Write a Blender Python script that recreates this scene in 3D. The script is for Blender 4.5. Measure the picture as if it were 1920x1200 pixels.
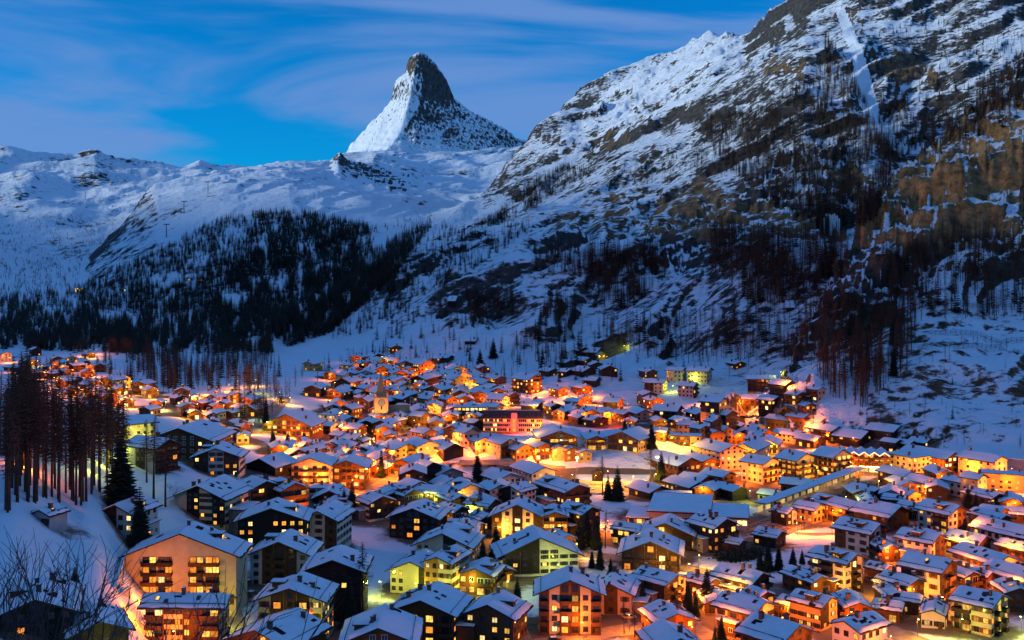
import bpy, math, random
import numpy as np

random.seed(7)
RNG = np.random.default_rng(11)
R = math.radians
for _o in list(bpy.data.objects):
    bpy.data.objects.remove(_o)
scene = bpy.context.scene
COL = scene.collection

# ------------------------------------------------------------------ camera
YS = 0.74                                     # metres per terrain-table unit
CAM_B, HOR, FOC = 140.0, 500.0, 2059.0       # eye height in table units, horizon row, focal length (1920 px wide)
CAM_Z = CAM_B * YS                           # eye height above the village floor in metres
cam_data = bpy.data.cameras.new('camera')
cam = bpy.data.objects.new('camera', cam_data)
COL.objects.link(cam)
cam.location = (0, 0, CAM_Z)
cam.rotation_euler = (R(90), 0, 0)
cam_data.sensor_width = 36.0
cam_data.lens = 36.0 * FOC / 1920.0
cam_data.shift_y = (HOR - 600.0) / 1920.0      # level camera: verticals stay vertical
cam_data.clip_start = 1.0
cam_data.clip_end = 40000.0
scene.camera = cam

# ------------------------------------------------------------------ dusk sky
SUN_ELEV, SUN_AZ = 9.0, -99.0                # degrees; azimuth from the view direction, negative = to the left
world = bpy.data.worlds.new('World')
scene.world = world
world.use_nodes = True
wn, wl = world.node_tree.nodes, world.node_tree.links
wn.clear()
w_out = wn.new('ShaderNodeOutputWorld')
w_bg = wn.new('ShaderNodeBackground')
w_sky = wn.new('ShaderNodeTexSky')
w_sky.sky_type = 'NISHITA'
w_sky.sun_disc = False
w_sky.sun_elevation = R(SUN_ELEV)
w_sky.sun_rotation = R(SUN_AZ)
w_sky.altitude = 1600
w_sky.air_density = 1.0
w_sky.dust_density = 0.2
w_sky.ozone_density = 5.0
tint = wn.new('ShaderNodeMix'); tint.data_type = 'RGBA'; tint.blend_type = 'MULTIPLY'
tint.inputs[0].default_value = 1.0
tint.inputs[7].default_value = (0.02, 0.80, 1.10, 1)
wl.new(w_sky.outputs[0], tint.inputs[6])
tc = wn.new('ShaderNodeTexCoord')
mp = wn.new('ShaderNodeMapping')
mp.inputs['Rotation'].default_value = (0, R(-7), R(20))
mp.inputs['Scale'].default_value = (1.0, 1.0, 5.5)
mp.inputs['Location'].default_value = (0.9, 0.35, 0.2)
wl.new(tc.outputs['Generated'], mp.inputs[0])
cn = wn.new('ShaderNodeTexNoise')
cn.inputs['Scale'].default_value = 2.3
cn.inputs['Detail'].default_value = 5
cn.inputs['Roughness'].default_value = 0.52
cn.inputs['Distortion'].default_value = 0.55
wl.new(mp.outputs[0], cn.inputs[0])
cr = wn.new('ShaderNodeValToRGB')
cr.color_ramp.interpolation = 'EASE'
cr.color_ramp.elements[0].position = 0.42
cr.color_ramp.elements[0].color = (0, 0, 0, 1)
cr.color_ramp.elements[1].position = 0.60
cr.color_ramp.elements[1].color = (0.85, 0.85, 0.85, 1)
wl.new(cn.outputs[0], cr.inputs[0])
cmix = wn.new('ShaderNodeMix'); cmix.data_type = 'RGBA'
cmix.inputs[7].default_value = (0.82, 1.65, 3.7, 1)          # lilac dusk cloud, in the sky's own units
wl.new(cr.outputs[0], cmix.inputs[0])
wl.new(tint.outputs[2], cmix.inputs[6])
wl.new(cmix.outputs[2], w_bg.inputs[0])
w_bg.inputs[1].default_value = 0.125
wl.new(w_bg.outputs[0], w_out.inputs[0])

sun_data = bpy.data.lights.new('sun', 'SUN')
sun = bpy.data.objects.new('sun', sun_data)
COL.objects.link(sun)
sun_data.energy = 2.1
sun_data.angle = R(6.0)
sun_data.color = (0.90, 0.97, 0.94)
_d = np.array([math.sin(R(SUN_AZ)) * math.cos(R(SUN_ELEV)), math.cos(R(SUN_AZ)) * math.cos(R(SUN_ELEV)), math.sin(R(SUN_ELEV))])
from mathutils import Vector, Matrix
sun.rotation_euler = Vector(_d).to_track_quat('Z', 'Y').to_euler()

scene.view_settings.view_transform = 'Standard'
scene.view_settings.look = 'None'
scene.view_settings.exposure = 0.5
scene.view_settings.gamma = 1.0
scene.view_settings.use_curve_mapping = False
scene.render.engine = 'CYCLES'
scene.cycles.use_denoising = True
scene.cycles.max_bounces = 3
scene.cycles.diffuse_bounces = 1
scene.cycles.glossy_bounces = 2
scene.cycles.transmission_bounces = 2
scene.cycles.transparent_max_bounces = 4
scene.cycles.sample_clamp_indirect = 4.0
scene.cycles.caustics_reflective = False
scene.cycles.caustics_refractive = False

# ------------------------------------------------------------------ materials
MATS = {}
def new_mat(name):
    m = bpy.data.materials.new(name)
    m.use_nodes = True
    MATS[name] = m
    nt = m.node_tree
    return m, nt.nodes, nt.links, nt.nodes['Principled BSDF']

def N(nodes, kind, **kw):
    n = nodes.new(kind)
    for k, v in kw.items():
        if k in n.inputs: n.inputs[k].default_value = v
        else: setattr(n, k, v)
    return n

def plain(name, c, rough=0.8, var=0.25, scale=0.6, bump=0.0, spec=0.3, per_object=0.0, bscale=None):
    """a colour broken up by world-space noise, with an optional relief"""
    m, n, l, b = new_mat(name)
    tc = N(n, 'ShaderNodeTexCoord')
    geo = N(n, 'ShaderNodeNewGeometry')
    t = N(n, 'ShaderNodeTexNoise', Scale=scale, Detail=4.0, Roughness=0.65)
    l.new(geo.outputs['Position'], t.inputs[0])
    mr = N(n, 'ShaderNodeMapRange')
    mr.inputs[1].default_value = 0.3; mr.inputs[2].default_value = 0.7
    mr.inputs[3].default_value = 1 - var; mr.inputs[4].default_value = 1 + var
    l.new(t.outputs[0], mr.inputs[0])
    fac = mr.outputs[0]
    if per_object:
        oi = N(n, 'ShaderNodeObjectInfo')
        m2 = N(n, 'ShaderNodeMapRange')
        m2.inputs[3].default_value = 1 - per_object; m2.inputs[4].default_value = 1 + per_object
        l.new(oi.outputs['Random'], m2.inputs[0])
        mu = N(n, 'ShaderNodeMath', operation='MULTIPLY')
        l.new(fac, mu.inputs[0]); l.new(m2.outputs[0], mu.inputs[1]); fac = mu.outputs[0]
    hs = N(n, 'ShaderNodeVectorMath', operation='SCALE')
    hs.inputs[0].default_value = c
    l.new(fac, hs.inputs['Scale'])
    l.new(hs.outputs[0], b.inputs['Base Color'])
    b.inputs['Roughness'].default_value = rough
    b.inputs['Specular IOR Level'].default_value = spec
    if bump:
        t2 = N(n, 'ShaderNodeTexNoise', Scale=bscale or scale * 6, Detail=5.0)
        l.new(geo.outputs['Position'], t2.inputs[0])
        bp = N(n, 'ShaderNodeBump', Strength=bump, Distance=0.1)
        l.new(t2.outputs[0], bp.inputs['Height'])
        l.new(bp.outputs[0], b.inputs['Normal'])
    return m

def emit(name, c, s, var=0.35):
    m, n, l, b = new_mat(name)
    oi = N(n, 'ShaderNodeObjectInfo')
    geo = N(n, 'ShaderNodeNewGeometry')
    t = N(n, 'ShaderNodeTexNoise', Scale=0.9, Detail=3.0)
    l.new(geo.outputs['Position'], t.inputs[0])
    mr = N(n, 'ShaderNodeMapRange')
    mr.inputs[1].default_value = 0.3; mr.inputs[2].default_value = 0.7
    mr.inputs[3].default_value = s * (1 - var); mr.inputs[4].default_value = s * (1 + var)
    l.new(t.outputs[0], mr.inputs[0])
    b.inputs['Base Color'].default_value = (0.05, 0.04, 0.03, 1)
    b.inputs['Emission Color'].default_value = (*c, 1)
    st = mr.outputs[0]
    if var:          # every room is lit differently
        m2 = N(n, 'ShaderNodeMapRange'); m2.inputs[3].default_value = 0.35; m2.inputs[4].default_value = 1.5
        l.new(oi.outputs['Random'], m2.inputs[0])
        mu = N(n, 'ShaderNodeMath', operation='MULTIPLY'); l.new(st, mu.inputs[0]); l.new(m2.outputs[0], mu.inputs[1]); st = mu.outputs[0]
    l.new(st, b.inputs['Emission Strength'])
    m.cycles.emission_sampling = 'NONE'
    return m

def terrain_mat(name, snow_lo=0.55, snow_hi=0.8, rock=(0.06, 0.055, 0.05), tan=(0.40, 0.215, 0.08), strata=(0.0, 0.0, 0.0), fine=1.0, bump_d=3.0, trod=False, amp=0.95, grain=(0.6, 1.0, 1.0)):
    """snow lying on whatever is flat enough; bare rock elsewhere. 'rock' and 'tan' vertex values say where the cliffs are"""
    m, n, l, b = new_mat(name)
    geo = N(n, 'ShaderNodeNewGeometry')
    sx = N(n, 'ShaderNodeSeparateXYZ'); l.new(geo.outputs['Normal'], sx.inputs[0])
    mpn = N(n, 'ShaderNodeMapping')
    mpn.inputs['Rotation'].default_value = strata
    mpn.inputs['Scale'].default_value = grain
    l.new(geo.outputs['Position'], mpn.inputs[0])
    n1 = N(n, 'ShaderNodeTexNoise', Scale=0.13 * fine, Detail=6.0, Roughness=0.7)
    l.new(mpn.outputs[0], n1.inputs[0])
    n2 = N(n, 'ShaderNodeTexNoise', Scale=0.012 * fine, Detail=3.0, Roughness=0.6)
    l.new(geo.outputs['Position'], n2.inputs[0])
    ar = N(n, 'ShaderNodeAttribute', attribute_name='rock')
    at = N(n, 'ShaderNodeAttribute', attribute_name='tan')
    def math_(op, a, c=None):
        x = N(n, 'ShaderNodeMath', operation=op)
        for i, v in enumerate((a, c)):
            if v is None: continue
            if isinstance(v, (int, float)): x.inputs[i].default_value = v
            else: l.new(v, x.inputs[i])
        return x.outputs[0]
    s = math_('ADD', sx.outputs[2], math_('MULTIPLY', math_('SUBTRACT', n1.outputs[0], 0.5), amp))
    s = math_('ADD', s, math_('MULTIPLY', math_('SUBTRACT', n2.outputs[0], 0.5), 0.55))
    s = math_('SUBTRACT', s, ar.outputs['Fac'])
    mr = N(n, 'ShaderNodeMapRange'); mr.interpolation_type = 'SMOOTHSTEP'
    mr.inputs[1].default_value = snow_lo; mr.inputs[2].default_value = snow_hi
    l.new(s, mr.inputs[0])
    # rock colour
    n3 = n1
    rc = N(n, 'ShaderNodeMix', data_type='RGBA')
    rc.inputs[6].default_value = (*rock, 1); rc.inputs[7].default_value = (*tan, 1)  # tan is brown rock with the town's warm glow put into the colour
    l.new(at.outputs['Fac'], rc.inputs[0])
    rv = N(n, 'ShaderNodeMapRange')
    rv.inputs[1].default_value = 0.3; rv.inputs[2].default_value = 0.72; rv.inputs[3].default_value = 0.22; rv.inputs[4].default_value = 1.7
    l.new(n3.outputs[0], rv.inputs[0])
    rs = N(n, 'ShaderNodeVectorMath', operation='SCALE')
    l.new(rc.outputs[2], rs.inputs[0]); l.new(rv.outputs[0], rs.inputs['Scale'])
    mx = N(n, 'ShaderNodeMix', data_type='RGBA')
    l.new(mr.outputs[0], mx.inputs[0]); l.new(rs.outputs[0], mx.inputs[6])
    mx.inputs[7].default_value = (0.80, 0.84, 0.88, 1)
    if trod:
        av = N(n, 'ShaderNodeAttribute', attribute_name='trod')
        n5 = N(n, 'ShaderNodeTexNoise', Scale=0.16, Detail=5.0, Roughness=0.7)
        l.new(geo.outputs['Position'], n5.inputs[0])
        tm = N(n, 'ShaderNodeMapRange'); tm.interpolation_type = 'SMOOTHSTEP'
        tm.inputs[1].default_value = 0.35; tm.inputs[2].default_value = 0.75
        l.new(math_('ADD', av.outputs['Fac'], math_('MULTIPLY', math_('SUBTRACT', n5.outputs[0], 0.5), 1.1)), tm.inputs[0])
        tr = N(n, 'ShaderNodeMix', data_type='RGBA')
        tr.inputs[6].default_value = (0.80, 0.84, 0.88, 1); tr.inputs[7].default_value = (0.15, 0.115, 0.085, 1)
        l.new(tm.outputs[0], tr.inputs[0]); l.new(tr.outputs[2], mx.inputs[7])
    l.new(mx.outputs[2], b.inputs['Base Color'])
    b.inputs['Roughness'].default_value = 0.85
    b.inputs['Specular IOR Level'].default_value = 0.15
    if bump_d:
        n4 = N(n, 'ShaderNodeTexNoise', Scale=0.11 * fine, Detail=3.0, Roughness=0.75)
        l.new(mpn.outputs[0], n4.inputs[0])
        bp = N(n, 'ShaderNodeBump', Strength=0.8, Distance=bump_d)
        l.new(n4.outputs[0], bp.inputs['Height']); l.new(bp.outputs[0], b.inputs['Normal'])
    return m

# ------------------------------------------------------------------ noise + terrain height
_G = RNG.uniform(0, 2 * math.pi, (256, 256))
_GX, _GY = np.cos(_G), np.sin(_G)
def noise2(x, y):
    xi = np.floor(x).astype(np.int64); yi = np.floor(y).astype(np.int64)
    fx = x - xi; fy = y - yi
    u = fx * fx * fx * (fx * (fx * 6 - 15) + 10); v = fy * fy * fy * (fy * (fy * 6 - 15) + 10)
    x0 = xi & 255; x1 = (xi + 1) & 255; y0 = yi & 255; y1 = (yi + 1) & 255
    a = _GX[x0, y0] * fx + _GY[x0, y0] * fy
    b_ = _GX[x1, y0] * (fx - 1) + _GY[x1, y0] * fy
    c = _GX[x0, y1] * fx + _GY[x0, y1] * (fy - 1)
    d = _GX[x1, y1] * (fx - 1) + _GY[x1, y1] * (fy - 1)
    return (a + u * (b_ - a)) * (1 - v) + (c + u * (d - c)) * v * 1.0

def zpx(py, Y, cz=None):
    return (CAM_Z if cz is None else cz) - (py - HOR) / FOC * Y

# valley floor: heights in metres for a table of image columns (px) and distances (Y)
FLOOR_PX = np.array([-800, 0, 150, 300, 450, 700, 1000, 1400, 1900, 2600], float)
FLOOR_Y = np.array([40, 100, 200, 300, 380, 430, 500, 570, 700, 930, 1200, 1500, 1700, 2000, 2600, 3500], float)
FLOOR_Z = np.array([
    [130, 118, 114, 110, 108, 108, 108, 108, 108, 110],
    [120, 92, 86, 80, 76, 76, 76, 76, 78, 95],
    [115, 62, 52, 44, 40, 38, 38, 38, 42, 80],
    [115, 39, 34, 20, 12, 10, 10, 10, 16, 60],
    [115, 50, 38, 10, 3, 1, 1, 1, 5, 45],
    [115, 58, 42, 12, 4, 0, 0, 0, 3, 40],
    [115, 58, 48, 24, 8, 0, 0, 0, 3, 35],
    [110, 54, 46, 35, 22, 2, 0, 0, 3, 30],
    [105, 46, 40, 32, 22, 6, 0, 0, 3, 30],
    [95, 36, 32, 28, 22, 8, 4, 3, 6, 35],
    [80, 20, 20, 20, 18, 14, 8, 6, 12, 45],
    [70, 6, 8, 12, 14, 16, 16, 20, 30, 60],
    [70, 10, 12, 14, 16, 18, 20, 30, 45, 80],
    [80, 18, 20, 22, 24, 24, 26, 40, 60, 100],
    [90, 30, 32, 34, 34, 34, 36, 50, 80, 120],
    [90, 30, 32, 34, 34, 34, 36, 50, 80, 120]], float)

def floor_z(px, Y):
    px = np.clip(px, FLOOR_PX[0], FLOOR_PX[-1]); Y = np.clip(Y, FLOOR_Y[0], FLOOR_Y[-1])
    i = np.clip(np.searchsorted(FLOOR_PX, px) - 1, 0, len(FLOOR_PX) - 2)
    j = np.clip(np.searchsorted(FLOOR_Y, Y) - 1, 0, len(FLOOR_Y) - 2)
    u = (px - FLOOR_PX[i]) / (FLOOR_PX[i + 1] - FLOOR_PX[i]); v = (Y - FLOOR_Y[j]) / (FLOOR_Y[j + 1] - FLOOR_Y[j])
    u = u * u * (3 - 2 * u)
    v = v * 0.5 + 0.5 * v * v * (3 - 2 * v)
    a = FLOOR_Z[j, i] * (1 - u) + FLOOR_Z[j, i + 1] * u
    b_ = FLOOR_Z[j + 1, i] * (1 - u) + FLOOR_Z[j + 1, i + 1] * u
    return a * (1 - v) + b_ * v

# mountain masses: for image columns, the profile away from the viewer as (distance, image row)
MASS = {
 'hillside': ({   # the long slope above the village
   200: [(1900, 860), (2000, 852), (2050, 845), (2080, 838), (2100, 832), (2150, 825)],
   400: [(1900, 728), (2000, 714), (2050, 707), (2080, 702), (2100, 698), (2150, 690)],
   480: [(1900, 690), (2000, 674), (2050, 667), (2080, 662), (2100, 658), (2150, 650)],
   560: [(1600, 712), (1750, 675), (1900, 645), (2000, 628), (2100, 612), (2250, 588)],
   640: [(1400, 728), (1600, 668), (1800, 622), (1950, 595), (2150, 565), (2400, 538)],
   700: [(1300, 732), (1500, 672), (1750, 612), (1950, 570), (2250, 525), (2600, 485)],
   760: [(1250, 737), (1450, 672), (1750, 592), (2050, 528), (2400, 476), (2800, 437)],
   830: [(1200, 740), (1450, 662), (1800, 562), (2200, 485), (2600, 438), (3000, 407)],
   900: [(1150, 744), (1400, 662), (1800, 545), (2300, 452), (2800, 402), (3300, 368)],
   940: [(1150, 744), (1400, 658), (1800, 535), (2400, 432), (2950, 375), (3500, 334)],
   985: [(1130, 744), (1400, 652), (1800, 525), (2500, 405), (3100, 330), (3800, 276)],
   1060: [(1100, 748), (1350, 652), (1800, 512), (2500, 385), (3300, 275), (4200, 200)],
   1120: [(1090, 750), (1350, 646), (1780, 506), (2500, 362), (3400, 235), (4500, 162)],
   1180: [(1080, 752), (1350, 642), (1750, 500), (2500, 342), (3400, 205), (4700, 132)],
   1240: [(1065, 754), (1330, 642), (1720, 495), (2450, 328), (3300, 185), (4800, 98)],
   1330: [(1040, 756), (1280, 642), (1690, 482), (2350, 300), (3000, 165), (4300, 70)],
   1400: [(1010, 754), (1240, 642), (1650, 470), (2250, 280), (2900, 150), (3800, 76)],
   1450: [(980, 752), (1200, 642), (1620, 462), (2150, 270), (2800, 135), (3600, 36)],
   1510: [(950, 745), (1150, 640), (1600, 455), (2050, 265), (2700, 120), (3400, -2)],
   1600: [(1000, 705), (1200, 600), (1600, 438), (1950, 285), (2600, 130), (3300, -60)],
   1700: [(1000, 705), (1250, 560), (1600, 420), (1950, 285), (2550, 130), (3300, -110)],
   1920: [(1000, 650), (1400, 400), (1700, 300), (2000, 205), (2500, 80), (3300, -170)],
   2600: [(900, 700), (1300, 400), (1700, 280), (2000, 180), (2500, 40), (3300, -200)]}, 1.0),
 'rocky_spur': ({   # the nearer spur with the tan cliffs
   1300: [(960, 880), (985, 865), (1000, 855), (1010, 846), (1020, 838), (1030, 830)],
   1400: [(930, 805), (985, 772), (1005, 756), (1020, 748), (1035, 738), (1050, 730)],
   1440: [(920, 790), (980, 742), (1010, 722), (1030, 712), (1045, 702), (1060, 692)],
   1480: [(900, 772), (970, 715), (1015, 690), (1035, 676), (1055, 660), (1085, 642)],
   1540: [(880, 782), (965, 700), (1040, 645), (1075, 612), (1105, 585), (1135, 548)],
   1590: [(865, 792), (960, 690), (1060, 610), (1110, 555), (1150, 490), (1185, 447)],
   1625: [(855, 798), (955, 690), (1060, 600), (1115, 535), (1160, 460), (1230, 388)],
   1700: [(835, 812), (940, 700), (1060, 590), (1120, 510), (1180, 400), (1300, 294)],
   1760: [(815, 822), (930, 705), (1060, 585), (1125, 490), (1190, 370), (1340, 245)],
   1830: [(800, 832), (920, 712), (1050, 590), (1125, 470), (1200, 340), (1380, 203)],
   1920: [(785, 846), (910, 715), (1050, 595), (1125, 450), (1220, 290), (1450, 103)],
   2100: [(720, 855), (880, 715), (1030, 590), (1120, 430), (1240, 230), (1500, 0)],
   2600: [(600, 830), (800, 700), (1000, 560), (1120, 380), (1240, 150), (1500, -120)]}, 0.8),
 'forested_hill': ({   # the hump before the peak
   -800: [(2000, 655), (2500, 600), (3000, 540), (3500, 510), (4000, 480), (4500, 460)],
   0: [(2000, 660), (2500, 622), (3000, 588), (3500, 560), (4000, 535), (4500, 512)],
   90: [(2100, 655), (2550, 615), (3100, 575), (3600, 545), (4100, 520), (4500, 505)],
   165: [(2200, 648), (2600, 605), (3200, 562), (3800, 525), (4200, 502), (4500, 484)],
   205: [(2200, 648), (2650, 596), (3200, 545), (3750, 502), (4200, 470), (4550, 440)],
   240: [(2200, 648), (2700, 588), (3200, 532), (3700, 482), (4200, 442), (4600, 404)],
   295: [(2200, 650), (2700, 582), (3200, 512), (3800, 442), (4300, 392), (4900, 348)],
   345: [(2200, 650), (2700, 578), (3200, 502), (3800, 426), (4300, 375), (5000, 334)],
   420: [(2200, 652), (2700, 572), (3200, 492), (3800, 410), (4400, 356), (5400, 318)],
   540: [(2300, 642), (2800, 552), (3300, 462), (3900, 386), (4600, 342), (6000, 307)],
   620: [(2380, 612), (2880, 530), (3380, 447), (3980, 385), (4900, 342), (6400, 300)],
   637: [(2400, 602), (2900, 522), (3400, 442), (4000, 385), (5000, 340), (6500, 281)],
   655: [(2450, 590), (2920, 515), (3420, 440), (4020, 385), (5050, 341), (6550, 300)],
   700: [(2600, 545), (3000, 485), (3500, 432), (4200, 382), (5200, 347), (6800, 312)],
   800: [(2900, 475), (3300, 442), (3800, 417), (4500, 387), (5500, 358), (7000, 328)],
   900: [(3200, 425), (3600, 404), (4200, 388), (5000, 371), (6000, 352), (7200, 330)],
   960: [(3600, 404), (4000, 392), (4600, 377), (5200, 362), (6000, 344), (7200, 324)],
   2600: [(3600, 404), (4000, 392), (4600, 377), (5200, 362), (6000, 344), (7200, 324)]}, 0.5),
 'snow_ridge': ({   # skyline to the left
   -800: [(4500, 520), (5000, 470), (5600, 410), (6300, 350), (7000, 300), (8000, 250)],
   0: [(4500, 520), (5000, 470), (5600, 420), (6300, 370), (7000, 322), (8000, 276)],
   60: [(4500, 518), (5000, 470), (5600, 420), (6300, 372), (7000, 325), (8000, 283)],
   140: [(4550, 510), (5050, 465), (5650, 415), (6350, 372), (7050, 328), (8000, 289)],
   180: [(4600, 500), (5100, 455), (5700, 412), (6400, 370), (7050, 326), (8000, 277)],
   215: [(4650, 490), (5150, 450), (5700, 410), (6400, 370), (7050, 330), (8000, 291)],
   300: [(4800, 440), (5300, 410), (5900, 385), (6600, 355), (7300, 325), (8400, 299)],
   340: [(4900, 430), (5400, 405), (6000, 380), (6700, 352), (7400, 326), (8400, 309)],
   375: [(5000, 420), (5500, 400), (6100, 375), (6800, 350), (7500, 322), (8400, 299)],
   415: [(5100, 415), (5600, 395), (6200, 372), (6900, 348), (7600, 325), (8500, 314)],
   480: [(5200, 410), (5700, 390), (6300, 370), (7000, 347), (7700, 327), (8500, 318)],
   522: [(5300, 410), (5800, 390), (6400, 368), (7100, 345), (7800, 322), (8500, 300)],
   560: [(5400, 410), (5900, 388), (6500, 366), (7200, 343), (7900, 324), (8500, 311)],
   640: [(5600, 410), (6100, 386), (6700, 362), (7300, 340), (8000, 318), (8600, 296)],
   720: [(6000, 420), (6400, 400), (6900, 380), (7400, 360), (8000, 340), (8600, 320)],
   2600: [(6000, 520), (6400, 500), (6900, 480), (7400, 460), (8000, 440), (8600, 420)]}, 0.45),
 'glacier': ({
   540: [(6600, 420), (7000, 410), (7400, 400), (7800, 390), (8300, 380), (9300, 370)],
   640: [(6600, 335), (7000, 322), (7400, 312), (7800, 304), (8300, 296), (9300, 289)],
   700: [(6700, 330), (7100, 315), (7500, 302), (7900, 293), (8400, 286), (9300, 280)],
   800: [(6900, 342), (7300, 330), (7700, 318), (8100, 306), (8600, 294), (9300, 285)],
   900: [(7000, 345), (7400, 335), (7800, 318), (8100, 308), (8600, 296), (9300, 280)],
   985: [(7000, 340), (7400, 330), (7800, 315), (8100, 305), (8600, 290), (9300, 272)],
   2600: [(7000, 340), (7400, 330), (7800, 315), (8100, 305), (8600, 290), (9300, 272)]}, 0.4),
}
MASS_NAMES = ['ground'] + list(MASS) + ['mountain_peak']
_ST = {}
for _k, (_tab, _r) in MASS.items():
    _s = sorted(_tab)
    _Y = np.array([[p[0] for p in _tab[q]] for q in _s], float)
    _P = np.array([[p[1] for p in _tab[q]] for q in _s], float)
    if _k == 'forested_hill': _Y = _Y * np.interp(_Y, [2000, 3500, 5200], [0.86, 0.88, 1.0])
    for _j in range(len(_s)):                      # keep every profile climbing away from the viewer
        _last = -6.0
        for _i in range(6):
            if _P[_j, _i] > HOR and zpx(_P[_j, _i], _Y[_j, _i], CAM_B) < _last + 9:
                _Y[_j, _i] = (CAM_B - _last - 9) * FOC / (_P[_j, _i] - HOR)
            if _i and _Y[_j, _i] < _Y[_j, _i - 1] + 12: _Y[_j, _i] = _Y[_j, _i - 1] + 12
            _last = zpx(_P[_j, _i], _Y[_j, _i], CAM_B)
    _ST[_k] = (np.array(_s, float), _Y, zpx(_P, _Y, CAM_B), _r)

def mass_z(k, px, Y):
    s, Yk, Zk, _ = _ST[k]
    ys = [np.interp(px, s, Yk[:, i]) for i in range(6)]
    zs = [np.interp(px, s, Zk[:, i]) for i in range(6)]
    z = zs[0] - np.maximum(ys[0] - Y, 0) * 0.75
    for i in range(5):
        t = np.clip((Y - ys[i]) / (ys[i + 1] - ys[i]), 0, 1)
        z = z + (zs[i + 1] - zs[i]) * t
    return z - np.maximum(Y - ys[5], 0) * 0.7

# the peak: contours are polygons through four ridges that drop away from the summit
PEAK = (-(960 - 785) / FOC * 9500, 9500.0, zpx(95, 9500, CAM_B))
_LV = np.array([0, 25, 60, 120, 190, 260, 340, 420, 500, 570, 640, 720, 800, 900, 1100, 1500, 2200], float)
_RIDGE = [
  (R(178), ([0, 62, 102, 114, 126, 214, 226, 245, 296, 360, 433, 512, 592, 665, 860, 1350, 2300])),   # left skyline
  (R(254), ([0, 15, 32, 65, 100, 130, 170, 210, 260, 305, 355, 430, 520, 680, 1100, 1700, 2800])),  # ridge towards the viewer
  (R(356), ([0, 50, 95, 150, 200, 248, 285, 315, 400, 540, 660, 810, 950, 1120, 1400, 1900, 3000])),   # right skyline
  (R(448), ([0, 50, 95, 170, 240, 300, 380, 460, 560, 700, 860, 1000, 1150, 1400, 1900, 3000, 5000]))]
def peak_z(X, Y):
    dx, dy = X - PEAK[0], Y - PEAK[1]
    out = np.full(X.shape, -5000.0)
    near = (np.abs(dx) < 1900) & (np.abs(dy) < 2300)
    dx, dy = dx[near], dy[near]
    r = np.hypot(dx, dy)
    th = np.mod(np.arctan2(dy, dx) - R(178), 2 * math.pi) + R(178)
    ang = [a for a, _ in _RIDGE] + [R(178 + 360)]
    rr = [np.array(p, float) for _, p in _RIDGE]; rr.append(rr[0])
    sector = np.clip(np.searchsorted(np.array(ang), th, side='right') - 1, 0, 3)
    Rk = np.zeros((len(_LV), len(r)))
    for s in range(4):
        m = sector == s
        if not m.any(): continue
        a0, a1 = ang[s], ang[s + 1]
        for k in range(len(_LV)):
            p, q = rr[s][k], rr[s + 1][k]
            den = p * np.sin(th[m] - a0) + q * np.sin(a1 - th[m])
            full = p * q * math.sin(a1 - a0) / np.maximum(den, 1e-6)
            lin = p + (q - p) * (th[m] - a0) / (a1 - a0)
            Rk[k, m] = full * 0.97 + lin * 0.03
    d = np.full(len(r), _LV[-1])
    for k in range(len(_LV) - 1):
        inside = (r >= Rk[k]) & (r < Rk[k + 1])
        t = (r - Rk[k]) / np.maximum(Rk[k + 1] - Rk[k], 1e-6)
        d[inside] = (_LV[k] + (_LV[k + 1] - _LV[k]) * t)[inside]
    out[near] = PEAK[2] - d
    return out

OCT = [700.0, 340.0, 165.0, 80.0, 40.0, 20.0, 10.0, 5.0]
def height(X, Y, full=False):
    """terrain height in metres"""
    r = height_b(np.asarray(X, float) / YS, np.asarray(Y, float) / YS, full)
    return (r[0] * YS, r[1], r[2]) if full else r * YS

def ledges(z, s, k):
    """turn an even slope into steps: flat treads that hold snow, steep risers"""
    u = z / s; i = np.floor(u); f = u - i
    t = np.clip((f - 0.5) / 0.5, 0, 1); g = t * t * (3 - 2 * t)
    return s * (i + f * (1 - k) + g * k)

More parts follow.
